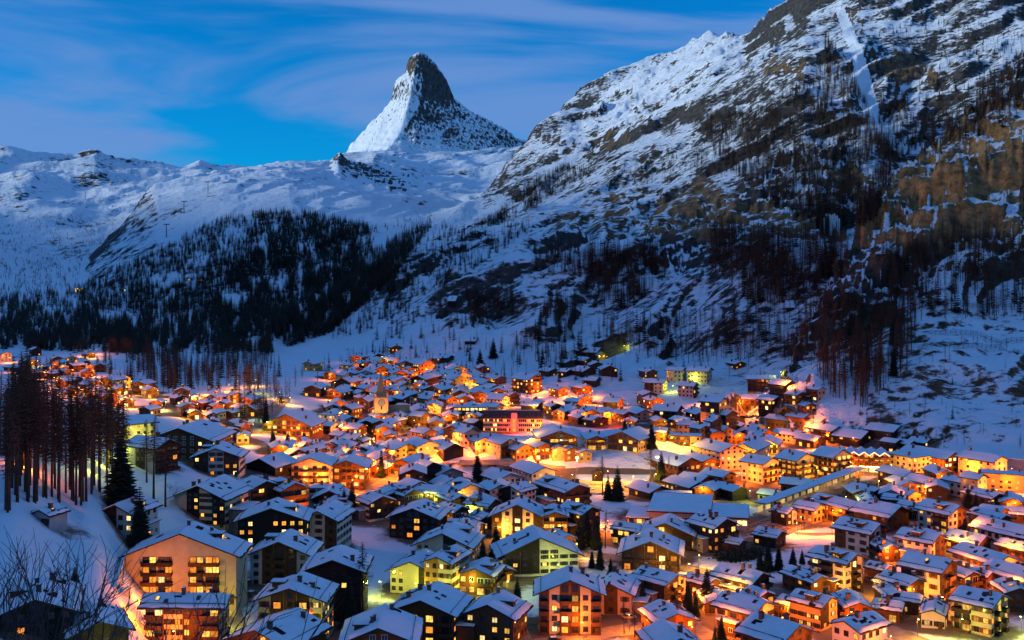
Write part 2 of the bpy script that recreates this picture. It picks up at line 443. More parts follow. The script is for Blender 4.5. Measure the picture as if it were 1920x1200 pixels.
def height_b(X, Y, full=False):
    shp = X.shape; X = X.ravel(); Y = Y.ravel()
    Ys = np.maximum(Y, 30.0)
    px = 960 + X / Ys * FOC
    w1 = noise2(X / 260 + 3.1, Y / 260 + 8.7); w2 = noise2(X / 300 + 40.3, Y / 300 + 21.7)
    far = np.clip((Ys - 1000) / 1500, 0, 1)
    pxw = px + w1 * 16 * np.clip((Ys - 850) / 300, 0, 1) * (1 - 0.6 * np.clip((Ys - 4500) / 2500, 0, 1))
    Yw = Ys * (1 + 0.035 * w2 * np.clip((Ys - 850) / 300, 0, 1))
    fz = floor_z(px, Ys) + noise2(X / 45, Y / 45) * 1.2 + noise2(X / 14 + 9, Y / 14) * 0.35
    zs = [fz]
    for k in MASS:
        zs.append(mass_z(k, pxw, Yw))
    zs.append(peak_z(X, Y))
    Z = np.stack(zs)
    ident = Z.argmax(0)
    z = Z.max(0)
    Z2 = Z.copy(); Z2[ident, np.arange(len(z))] = -1e9
    gap = z - Z2.max(0)
    rough = np.array([0.0] + [MASS[k][1] for k in MASS] + [0.55])[ident]
    e = np.clip(gap / (10 + Ys * 0.02), 0, 1)
    rough = rough * (0.12 + 0.88 * e)
    rough = np.where(ident == 0, 0.0, rough)
    n = np.zeros_like(z)
    # strata run down to the lower left on the big slope
    sx_, sy_ = X * 0.80 + Y * 0.6, -X * 0.6 + Y * 0.80
    for i, w in enumerate(OCT):
        if w <= 40: fade = np.clip(w / (Ys * 0.004), 0, 1)
        else: fade = 1.0
        a = 0.13 if w > 100 else 0.17
        v = noise2(sx_ / w * (0.55 if i > 1 else 1.0) + i * 13.7, sy_ / w + i * 7.3)
        if w > 60: v = (0.35 - np.abs(v)) * 1.3 if i % 2 else v
        n += v * a * w * fade
    z = z + n * rough
    # broken crags on the near spur and along the cliff band of the big slope
    crag = np.where(ident == MASS_NAMES.index('rocky_spur'), np.clip((Ys - 1060) / 70, 0, 1), 0.0)
    crag = np.maximum(crag, np.where(ident == MASS_NAMES.index('hillside'), np.clip((px - 1160) / 60, 0, 1) * np.clip((1640 - px) / 60, 0, 1) * np.clip((Ys - 1560) / 60, 0, 1) * np.clip((2150 - Ys) / 80, 0, 1) * 0.8, 0.0))
    crag = crag * (0.2 + 0.8 * e)
    z = z + crag * (noise2(X / 46 + 2, Y / 46) * 30 + (0.28 - np.abs(noise2(X / 21, Y / 24 + 6))) * 26 + noise2(X / 8, Y / 8) * 7)
    tilt = -X * 0.50 - Y * 0.12 + noise2(X / 190, Y / 190 + 4) * 60 + noise2(X / 60 + 8, Y / 60) * 14
    zt = z + tilt
    k = np.clip(rough, 0, 1) * np.clip((noise2(X / 240 + 17, Y / 240) + 0.42) * 1.6, 0, 1)
    k = np.maximum(k, crag)
    zc = z + X * .12 + noise2(X / 40 + 31, Y / 40) * 22 + noise2(X / 13, Y / 13 + 5) * 6; z = z + (ledges(zc, 30.0, 0.9) - zc) * crag * 0.85
    terr = np.where(ident == MASS_NAMES.index('rocky_spur'), np.clip((1080 - Ys) / 60, 0, 1) * np.clip(gap / 6, 0, 1), 0.0)
    zq = z + noise2(X / 50, Y / 50 + 3) * 9; z = z + (ledges(zq, 10.0, 0.8) - zq) * terr * 0.75
    step = ledges(ledges(zt, 58.0, 0.62), 19.0, 0.55)
    z = z + (step - zt) * k
    # ribs on the peak
    pk = ident == len(MASS_NAMES) - 1
    if pk.any():
        zz = z[pk]; xx = X[pk]; yy = Y[pk]
        dr = np.clip((PEAK[2] - zz) / 230, 0.12, 1)
        z[pk] = zz + dr * (noise2(xx / 80 + zz / 400, yy / 200) * 17 + noise2(xx / 34, yy / 60 + zz / 90) * 10 + (ledges(zz + xx * .25, 62.0, 0.7) - zz - xx * .25) * 0.4 + (ledges(zz - xx * .1, 23.0, 0.6) - zz + xx * .1) * 0.5)
    if full:
        return z.reshape(shp), ident.reshape(shp), e.reshape(shp)
    return z.reshape(shp)

GRID = {}
def hit(px, py):
    """the first ground point seen at a photograph pixel: X, Y, Z rows (NaN where the sky shows)"""
    px = np.atleast_1d(np.asarray(px, float)); py = np.atleast_1d(np.asarray(py, float))
    cols, ys, low = GRID['px'], GRID['y'], GRID['low']
    c = np.clip(np.searchsorted(cols, px), 1, len(cols) - 1)
    c = np.where(np.abs(cols[c - 1] - px) < np.abs(cols[c] - px), c - 1, c)
    out = np.full((len(px), 3), np.nan)
    for i in range(len(px)):
        prof = low[c[i]]
        k = int(np.searchsorted(-prof, -py[i]))
        if k >= len(ys): continue
        if k == 0: Y = ys[0]
        else:
            p0, p1 = prof[k - 1], prof[k]
            Y = ys[k - 1] + (ys[k] - ys[k - 1]) * (np.clip((p0 - py[i]) / (p0 - p1), 0, 1) if p0 - p1 > 1e-6 else 1.0)
        out[i, 0] = (px[i] - 960) / FOC * Y; out[i, 1] = Y
    ok = ~np.isnan(out[:, 0])
    out[ok, 2] = height(out[ok, 0], out[ok, 1])
    return out

def inside(poly, x, y):
    p = np.array(poly, float); r = np.zeros(len(x), bool); j = len(p) - 1
    for i in range(len(p)):
        c = ((p[i, 1] > y) != (p[j, 1] > y)) & (x < (p[j, 0] - p[i, 0]) * (y - p[i, 1]) / (p[j, 1] - p[i, 1] + 1e-9) + p[i, 0])
        r ^= c; j = i
    return r

# ------------------------------------------------------------------ terrain meshes
def mesh_arrays(name, co, faces, smooth=True):
    me = bpy.data.meshes.new(name)
    me.vertices.add(len(co)); me.vertices.foreach_set('co', np.asarray(co, np.float32).ravel())
    nf, k = faces.shape
    me.loops.add(nf * k); me.loops.foreach_set('vertex_index', faces.astype(np.int32).ravel())
    me.polygons.add(nf); me.polygons.foreach_set('loop_start', np.arange(0, nf * k, k, dtype=np.int32))
    me.polygons.foreach_set('use_smooth', np.full(nf, smooth))
    me.update(calc_edges=True)
    return me

def structure(name, me, mat):
    o = bpy.data.objects.new(name, me)
    me.materials.append(mat)
    o['kind'] = 'structure'
    COL.objects.link(o)
    return o

terrain_mat('snowy_ground', 0.25, 0.5, fine=1.5, bump_d=1.4, trod=True)
terrain_mat('slope_rock_snow', 0.74, 0.90, strata=(0, 0, R(37)), fine=1.0, bump_d=4)
terrain_mat('spur_rock_snow', 0.76, 0.88, rock=(0.075, 0.055, 0.04), fine=1.2, bump_d=3)
terrain_mat('hill_snow', 0.70, 0.86, fine=0.5, bump_d=5)
terrain_mat('ridge_snow', 0.74, 0.9, fine=0.35, bump_d=8)
terrain_mat('peak_rock_snow', 0.52, 0.70, rock=(0.085, 0.075, 0.072), fine=0.5, bump_d=8, amp=1.5, grain=(1.0, 1.0, 0.32))
T_MAT = {'ground': 'snowy_ground', 'hillside': 'slope_rock_snow', 'rocky_spur': 'spur_rock_snow', 'forested_hill': 'hill_snow',
         'snow_ridge': 'ridge_snow', 'glacier': 'ridge_snow', 'mountain_peak': 'peak_rock_snow'}

# where bare cliffs show: (polygon in photograph pixels, distance range, rock bias, tan with town glow painted in)
CLIFFS = [
  ([(1215, 300), (1300, 320), (1400, 380), (1560, 400), (1600, 440), (1540, 450), (1400, 440), (1300, 460), (1220, 420), (1205, 340)], (1300, 2300), 0.20, 0.6),
  ([(1050, 400), (1150, 360), (1220, 400), (1240, 450), (1130, 440), (1040, 430)], (1300, 2600), 0.12, 0.35),
  ([(1570, 20), (1600, 40), (1640, 110), (1720, 110), (1760, 130), (1700, 145), (1650, 150), (1640, 100)], (2000, 3500), 0.5, 0.6),
  ([(1420, 105), (1500, 120), (1520, 140), (1440, 130)], (2000, 3500), 0.4, 0.5),
  ([(1540, 300), (1600, 310), (1640, 350), (1560, 345)], (1500, 2300), 0.4, 0.6),
  ([(1620, 380), (1690, 305), (1760, 250), (1920, 190), (1920, 420), (1780, 420), (1700, 470), (1600, 465)], (1000, 1500), 0.05, 1.0),
  ([(1680, 310), (1740, 300), (1860, 330), (1920, 330), (1920, 440), (1700, 450)], (1000, 1500), 0.05, 1.0),
  ([(1100, 270), (1180, 250), (1200, 265), (1110, 285), (1000, 260), (1010, 245)], (3000, 4600), 0.35, 0.25),
  ([(1640, 800), (1560, 640), (1640, 590), (1960, 590), (1960, 870), (1760, 850)], (700, 1100), 0.11, 0.25),
]
CLIFFS += [
  ([(785, 95), (800, 100), (850, 180), (905, 222), (960, 255), (935, 275), (880, 252), (820, 262), (775, 276), (720, 282), (745, 262), (778, 215), (790, 180), (797, 140)], (8000, 9700), 0.04, 0.0),
  ([(762, 110), (780, 96), (797, 140), (790, 135), (760, 140), (735, 180), (740, 145)], (8000, 9700), -0.06, 0.15),
  ([(625, 300), (637, 280), (650, 292), (700, 310), (760, 345), (750, 350), (680, 322)], (5000, 7000), 0.5, 0.0)]
SNOWY = [
  ([(1565, 15), (1582, 15), (1615, 90), (1632, 150), (1650, 220), (1700, 285), (1690, 292), (1640, 250), (1610, 190), (1600, 110)], (1700, 3500), -0.9, 0),
  ([(820, 640), (900, 610), (1010, 640), (1000, 690), (900, 720), (830, 700)], (1000, 1900), -0.35, 0),
  ([(480, 650), (560, 640), (640, 640), (600, 700), (540, 720), (480, 680)], (1300, 2300), -0.4, 0),
  ([(1520, 770), (1560, 720), (1600, 730), (1590, 790), (1540, 800)], (700, 1100), -0.5, 0),
  ([(1180, 130), (1330, 60), (1400, 80), (1280, 200), (1150, 260), (1050, 300), (1060, 250)], (2700, 5000), -0.12, 0),
]
EAST_FACE = [(775, 130), (793, 138), (790, 180), (778, 215), (745, 262), (690, 300), (560, 320), (600, 260), (700, 210), (730, 150), (755, 142)]
def paint(me, co, edge, nm):
    Y = np.maximum(co[:, 1], 1); px = 960 + co[:, 0] / Y * FOC; py = HOR - (co[:, 2] - CAM_Z) / Y * FOC
    jx = px + noise2(co[:, 0] / 30, co[:, 1] / 30) * 40 + noise2(co[:, 0] / 9, co[:, 1] / 9) * 22; jy = py + noise2(co[:, 0] / 30 + 50, co[:, 1] / 30) * 36 + noise2(co[:, 0] / 9 + 9, co[:, 1] / 9) * 20
    rk = np.zeros(len(co), np.float32); tn = np.zeros(len(co), np.float32)
    var = np.clip(0.55 + 1.1 * noise2(co[:, 0] / 22 + 3, co[:, 1] / 22) + 0.5 * noise2(co[:, 0] / 7, co[:, 2] / 7), 0, 1)
    for poly, (y0, y1), b_, t in CLIFFS + SNOWY:
        y0 *= YS; y1 *= YS
        m = inside(poly, jx, jy) & (Y > y0) & (Y < y1)
        if b_ < -0.8: m = inside(poly, px, py) & (Y > y0) & (Y < y1)
        rk[m] += b_ * (1 if b_ < 0 else var[m] * 1.3); tn[m] = np.maximum(tn[m], t * (0.35 + 0.65 * var[m]))
    if nm != 'ground': rk -= (1 - edge) * (0.2 if nm not in ('mountain_peak', 'glacier') else 0.0)
    if nm == 'ground': rk += np.clip((Y - 720) / 200, 0, 1).astype(np.float32) * 0.36
    if nm == 'mountain_peak': rk += np.where(inside(EAST_FACE, px, py), -0.22, 0.0).astype(np.float32)
    for nm, v in (('rock', rk), ('tan', tn)):
        a = me.attributes.new(nm, 'FLOAT', 'POINT'); a.data.foreach_set('value', v)

def build_terrain():
    pxs = np.concatenate([np.arange(-760, -60, 14), np.arange(-60, 1984, 2.4), np.arange(1984, 2560, 14)])
    ys = np.concatenate([np.geomspace(45, 300, 60, endpoint=False), np.geomspace(300, 1000, 120, endpoint=False),
                         np.geomspace(1000, 2600, 230, endpoint=False), np.geomspace(2600, 4700, 110, endpoint=False),
                         np.geomspace(4700, 7900, 70, endpoint=False), np.linspace(7900, 9900, 100), np.linspace(10000, 12500, 10)])
    ys = ys * YS
    PX, YY = np.meshgrid(pxs, ys, indexing='ij')
    XX = (PX - 960) / FOC * YY
    Z, ident, edge = height(XX, YY, True)
    edge = edge.ravel()
    pyg = HOR - (Z - CAM_Z) / YY * FOC
    pyg[:, ys < 120] = 1e6
    GRID.update(px=pxs, y=ys, low=np.minimum.accumulate(pyg, 1))
    nx, ny = PX.shape
    idx = np.arange(nx * ny).reshape(nx, ny)
    quads = np.stack([idx[:-1, :-1], idx[1:, :-1], idx[1:, 1:], idx[:-1, 1:]], -1).reshape(-1, 4)
    fid = ident[:-1, :-1].reshape(-1)
    # drop stray specks of one mass inside another by looking at a coarse block majority
    co = np.stack([XX.ravel(), YY.ravel(), Z.ravel()], 1)
    for k, nm in enumerate(MASS_NAMES):
        q = quads[fid == k]
        if not len(q): continue
        used = np.unique(q)
        rem = np.zeros(len(co), np.int64); rem[used] = np.arange(len(used))
        me = mesh_arrays(nm, co[used], rem[q])
        structure(nm, me, MATS[T_MAT[nm]])
        paint(me, co[used], edge[used], nm)

build_terrain()

def simple_sheet(name, xs, ys, f, mat):
    XX, YY = np.meshgrid(xs, ys, indexing='ij')
    Z = f(XX, YY)
    nx, ny = XX.shape
    idx = np.arange(nx * ny).reshape(nx, ny)
    q = np.stack([idx[:-1, :-1], idx[1:, :-1], idx[1:, 1:], idx[:-1, 1:]], -1).reshape(-1, 4)
    co = np.stack([XX.ravel(), YY.ravel(), Z.ravel()], 1)
    me = mesh_arrays(name, co, q)
    for nm in ('rock', 'tan'):
        me.attributes.new(nm, 'FLOAT', 'POINT')
    return structure(name, me, MATS[mat])

# the slope the viewer stands on, and unseen mountains added to the east, crest shaped to shade the valley
simple_sheet('viewpoint_slope', np.linspace(-900, 900, 60), np.linspace(-900, 36, 50),
             lambda x, y: np.where(y > 20, 78, 80 + (20 - y) * 0.55) + noise2(x / 60, y / 60) * 5 * np.clip((10 - y) / 80, 0, 1) - np.clip((y - 20) / 16, 0, 1) * 6, 'snowy_ground')
def east_shade_ridge(x, y):
    x = x / YS; y = y / YS
    c = -4300 - 0.16 * np.maximum(y, 0) + 300 * noise2(y / 1500 + 5, x * 0)
    return YS * np.maximum(-50, np.interp(y, [-2500, 800, 2600, 5000], [1130, 1150, 1150, 850]) - np.abs(x - c) * 0.85 + noise2(x / 500, y / 500) * 160 + noise2(x / 180, y / 180) * 60)
simple_sheet('east_shade_ridge', np.linspace(-8200, -2600, 80) * YS, np.linspace(-6000, 7600, 150) * YS, east_shade_ridge, 'ridge_snow')

# ------------------------------------------------------------------ mesh helper and the materials of things
class MB:
    def __init__(self):
        self.v, self.f, self.m, self.mats = [], [], [], []
    def mi(self, mat):
        if mat not in self.mats: self.mats.append(mat)
        return self.mats.index(mat)
    def face(self, pts, mat):
        n = len(self.v); self.v += [tuple(p) for p in pts]
        self.f.append(tuple(range(n, n + len(pts)))); self.m.append(self.mi(mat))
    def add(self, vs, fs, mat):
        n = len(self.v); self.v += [tuple(p) for p in vs]; k = self.mi(mat)
        for f in fs: self.f.append(tuple(i + n for i in f)); self.m.append(k)
    def box(self, x0, x1, y0, y1, z0, z1, mat, T=None):
        vs = [(x0, y0, z0), (x1, y0, z0), (x1, y1, z0), (x0, y1, z0), (x0, y0, z1), (x1, y0, z1), (x1, y1, z1), (x0, y1, z1)]
        if T is not None: vs = [T(p) for p in vs]
        self.add(vs, [(0, 3, 2, 1), (4, 5, 6, 7), (0, 1, 5, 4), (1, 2, 6, 5), (2, 3, 7, 6), (3, 0, 4, 7)], mat)
    def prism(self, pts, y0, y1, mat):
        """polygon in x,z (anticlockwise seen from -y) pulled along y"""
        n = len(pts)
        vs = [(x, y0, z) for x, z in pts] + [(x, y1, z) for x, z in pts]
        fs = [tuple(range(n)), tuple(range(2 * n - 1, n - 1, -1))] + [((i + 1) % n, i, i + n, (i + 1) % n + n) for i in range(n)]
        self.add(vs, fs, mat)
    def tube(self, a, b, ra, rb, mat, k=5):
        a, b = Vector(a), Vector(b); d = b - a
        if d.length < 1e-6: return
        u = d.orthogonal().normalized(); w = d.normalized().cross(u)
        vs = []
        for p, r in ((a, ra), (b, rb)):
            for i in range(k):
                t = 2 * math.pi * i / k
                vs.append(p + u * (r * math.cos(t)) + w * (r * math.sin(t)))
        fs = [(i, (i + 1) % k, k + (i + 1) % k, k + i) for i in range(k)] + [tuple(range(k - 1, -1, -1)), tuple(range(k, 2 * k))]
        self.add(vs, fs, mat)
    def mesh(self, name, smooth=False):
        me = bpy.data.meshes.new(name)
        me.from_pydata([tuple(map(float, p)) for p in self.v], [], self.f)
        for k in self.mats: me.materials.append(MATS[k])
        me.polygons.foreach_set('material_index', self.m)
        if smooth: me.polygons.foreach_set('use_smooth', [True] * len(self.f))
        me.update()
        return me
    def build(self, name, parent=None, loc=(0, 0, 0), rz=0.0, smooth=False):
        return put(name, self.mesh(name, smooth), parent, loc, rz)

def put(name, me, parent=None, loc=(0, 0, 0), rz=0.0):
    o = bpy.data.objects.new(name, me)
    o.location = loc; o.rotation_euler = (0, 0, rz)
    if parent is not None: o.parent = parent
    COL.objects.link(o)
    return o

def thing(name, label, cat, loc, rz=0.0, group=None):
    o = bpy.data.objects.new(name, None)
    o.empty_display_size = 0.5
    o.location = loc; o.rotation_euler = (0, 0, rz)
    o['label'] = label; o['category'] = cat
    if group: o['group'] = group
    COL.objects.link(o)
    return o

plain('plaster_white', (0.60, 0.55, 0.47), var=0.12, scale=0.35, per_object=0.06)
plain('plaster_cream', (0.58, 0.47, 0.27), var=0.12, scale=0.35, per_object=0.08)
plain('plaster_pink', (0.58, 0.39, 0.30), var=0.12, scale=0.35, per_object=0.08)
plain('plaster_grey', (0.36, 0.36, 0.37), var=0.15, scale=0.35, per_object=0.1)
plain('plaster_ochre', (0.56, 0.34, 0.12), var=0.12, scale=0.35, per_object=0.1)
plain('concrete', (0.30, 0.29, 0.28), var=0.2, scale=0.5)
plain('stone', (0.24, 0.22, 0.19), var=0.4, scale=0.9, bump=0.5)
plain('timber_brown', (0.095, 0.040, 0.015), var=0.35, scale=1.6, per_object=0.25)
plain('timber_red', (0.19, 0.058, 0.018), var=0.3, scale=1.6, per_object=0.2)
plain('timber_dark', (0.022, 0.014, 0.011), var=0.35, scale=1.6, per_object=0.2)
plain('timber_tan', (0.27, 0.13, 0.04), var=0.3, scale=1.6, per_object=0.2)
plain('roof_edge', (0.030, 0.022, 0.018), var=0.3, scale=1.0)
plain('slate', (0.045, 0.045, 0.05), var=0.35, scale=0.8)
plain('copper_green', (0.16, 0.19, 0.12), var=0.2, scale=0.6)
plain('metal_dark', (0.05, 0.05, 0.055), rough=0.5, var=0.15)
plain('metal_pale', (0.35, 0.36, 0.38), rough=0.45, var=0.15)
plain('chimney_brick', (0.11, 0.07, 0.055), var=0.3, scale=2.0)
plain('frame_white', (0.6, 0.58, 0.54), var=0.08)
plain('frame_brown', (0.06, 0.034, 0.02), var=0.2)
plain('pane_dark', (0.018, 0.022, 0.03), rough=0.15, var=0.2, spec=0.6)
plain('snow', (0.80, 0.84, 0.88), rough=0.75, var=0.06, scale=0.25, bump=0.35, bscale=1.2, spec=0.2)
plain('packed_snow', (0.26, 0.22, 0.18), rough=0.7, var=0.4, scale=0.22, bump=0.3, bscale=2.0)
plain('asphalt', (0.055, 0.053, 0.052), rough=0.75, var=0.4, scale=0.25)
plain('larch_bark', (0.060, 0.036, 0.024), var=0.35, scale=0.8, per_object=0.3)
plain('larch_twig', (0.075, 0.043, 0.028), var=0.35, scale=0.5, per_object=0.35)
plain('spruce_green', (0.014, 0.026, 0.017), var=0.45, scale=0.7, per_object=0.3)
plain('shrub_twig', (0.040, 0.028, 0.022), var=0.3, scale=0.8)
plain('ice', (0.74, 0.80, 0.82), rough=0.35, var=0.04, scale=0.2)
emit('lit_dim', (1.0, 0.66, 0.24), 0.42, .3)
emit('lit_yellow', (1.0, 0.50, 0.08), 1.0, .6)
emit('lit_orange', (1.0, 0.30, 0.03), 0.85, .6)
emit('lit_white', (1.0, 0.68, 0.25), 1.2, .6)
emit('lit_red', (1.0, 0.09, 0.03), 1.4)
emit('bulb_orange', (1.0, 0.45, 0.10), 22.0, 0.0)
emit('bulb_yellow', (1.0, 0.70, 0.20), 22.0, 0.0)
emit('bulb_green', (0.80, 1.0, 0.30), 22.0, 0.0)
emit('neon_pink', (1.0, 0.30, 0.16), 5.0, 0.0)
emit('star_red', (1.0, 0.06, 0.03), 6.0, 0.0)
emit('clock_face', (0.95, 0.70, 0.30), 0.22, 0.0)

# ------------------------------------------------------------------ trees
def larch_parts(seed, rows, twigs, h=20.0):
    r = random.Random(seed)
    tr = MB(); cr = MB()
    lean = (r.uniform(-.02, .02) * h, r.uniform(-.02, .02) * h)
    P = lambda t: (lean[0] * t * t, lean[1] * t * t, h * t)
    rad = 0.012 * h
    n = 5 if rows > 60 else 3
    tr.tube((0, 0, -1.5), P(0.0), rad * 1.2, rad, 'larch_bark', 6 if rows > 60 else 4)
    for i in range(n):
        a, b = i / n, (i + 1) / n
        tr.tube(P(a), P(b), rad * (1 - a) + 0.02, rad * (1 - b) + 0.02, 'larch_bark', 6 if rows > 60 else 4)
    lo = r.uniform(0.30, 0.48) if rows > 60 else r.uniform(0.14, 0.30)
    wid = r.uniform(0.13, 0.17) * h
    for i in range(rows):
        t = lo + (0.985 - lo) * (i + r.random()) / rows
        a = i * 2.399 + r.uniform(-.4, .4)
        prof = min(1.0, (1 - t) * 1.75 + 0.06) * (0.55 + 0.45 * min(1, (t - lo) * 4 + 0.25))
        ln = wid * prof * r.uniform(0.55, 1.1)
        c = P(t); d = (math.cos(a), math.sin(a))
        droop = -r.uniform(0.02, 0.32) * ln
        tip = (c[0] + d[0] * ln, c[1] + d[1] * ln, c[2] + droop + 0.12 * ln)
        w = 0.0042 * h if rows > 60 else 0.0085 * h
        cr.face([(c[0], c[1], c[2] + w), (c[0], c[1], c[2] - w), tip], 'larch_twig')
        cr.face([(c[0] - d[1] * w, c[1] + d[0] * w, c[2]), (c[0] + d[1] * w, c[1] - d[0] * w, c[2]), tip], 'larch_twig')
        for k in range(twigs):
            s = r.uniform(0.25, 1.0)
            q = tuple(c[j] + (tip[j] - c[j]) * s for j in range(3))
            tl = ln * r.uniform(0.18, 0.42); ta = a + r.choice((-1, 1)) * r.uniform(0.4, 1.5)
            tw = w * 0.8
            e = (q[0] + math.cos(ta) * tl, q[1] + math.sin(ta) * tl, q[2] - r.uniform(0.15, 0.75) * tl)
            cr.face([(q[0], q[1], q[2] + tw), (q[0], q[1], q[2] - tw), e], 'larch_twig')
    return tr, cr

def spruce_parts(seed, rows, per, h=20.0, fine=False):
    r = random.Random(seed)
    tr = MB(); cr = MB()
    tr.tube((0, 0, -1.5), (0, 0, h * 0.5), 0.014 * h, 0.008 * h, 'larch_bark', 5)
    tr.tube((0, 0, h * 0.5), (0, 0, h), 0.008 * h, 0.001 * h, 'larch_bark', 5)
    wid = r.uniform(0.15, 0.19) * h
    for i in range(rows):
        t = 0.07 + 0.92 * (i + r.uniform(-.2, .2)) / rows
        for k in range(per):
            a = 2 * math.pi * (k + r.random() * 0.8) / per + i
            ln = wid * (1 - t) ** 0.85 * r.uniform(0.7, 1.15) + 0.012 * h
            z0 = h * t; d = (math.cos(a), math.sin(a)); s = (-d[1], d[0])
            bw = ln * (0.30 if fine else 0.42)
            dz = -ln * r.uniform(0.28, 0.5)
            mid = (d[0] * ln * 0.55, d[1] * ln * 0.55, z0 + dz * 0.35)
            tip = (d[0] * ln, d[1] * ln, z0 + dz + ln * 0.14)
            root = (0, 0, z0 + ln * 0.1)
            L = (mid[0] + s[0] * bw, mid[1] + s[1] * bw, mid[2] - ln * 0.2)
            Rr = (mid[0] - s[0] * bw, mid[1] - s[1] * bw, mid[2] - ln * 0.2)
            cr.face([root, L, tip], 'spruce_green'); cr.face([root, tip, Rr], 'spruce_green')
            if fine:
                for q in range(3):
                    sv = r.uniform(0.35, 0.95); b = tuple(root[j] + (tip[j] - root[j]) * sv for j in range(3))
                    ta = a + r.uniform(-1.3, 1.3); tl = ln * r.uniform(0.18, 0.34)
                    e = (b[0] + math.cos(ta) * tl, b[1] + math.sin(ta) * tl, b[2] - tl * r.uniform(0.4, 0.9))
                    cr.face([(b[0], b[1], b[2] + tl * .22), (b[0] + s[0] * tl * .2, b[1] + s[1] * tl * .2, b[2] - tl * .2), e], 'spruce_green')
    return tr, cr

TREE = {}
for _i in range(4):
    a_, b_ = larch_parts(100 + _i, 105, 5); TREE['larch', _i] = (a_.mesh('larch_trunk'), b_.mesh('larch_crown'))
    a_, b_ = spruce_parts(200 + _i, 30, 9, fine=True); TREE['spruce', _i] = (a_.mesh('spruce_trunk'), b_.mesh('spruce_crown'))
protos = bpy.data.collections.new('forest_kinds')
for _i in range(8):
    if _i < 5: a_, b_ = larch_parts(300 + _i, 34, 2)
    else: a_, b_ = spruce_parts(400 + _i, 11, 6)
    a_.v, _n = a_.v + b_.v, len(a_.v)
    for f_, m_ in zip(b_.f, b_.m): a_.f.append(tuple(i + _n for i in f_)); a_.m.append(a_.mi(b_.mats[m_]))
    protos.objects.link(bpy.data.objects.new('kind_%d' % _i, a_.mesh('kind')))

def tree(kind, p, h, label, group, fat=1.0):
    i = random.randrange(4)
    nm = 'larch_tree' if kind == 'larch' else 'spruce_tree'
    root = thing(nm, label, 'tree', tuple(p), random.uniform(0, 6.28), group)
    s = h / 20.0
    root.scale = (s * fat * random.uniform(.9, 1.15), s * fat * random.uniform(.9, 1.15), s)
    put('trunk', TREE[kind, i][0], root); put('crown', TREE[kind, i][1], root)
    return root

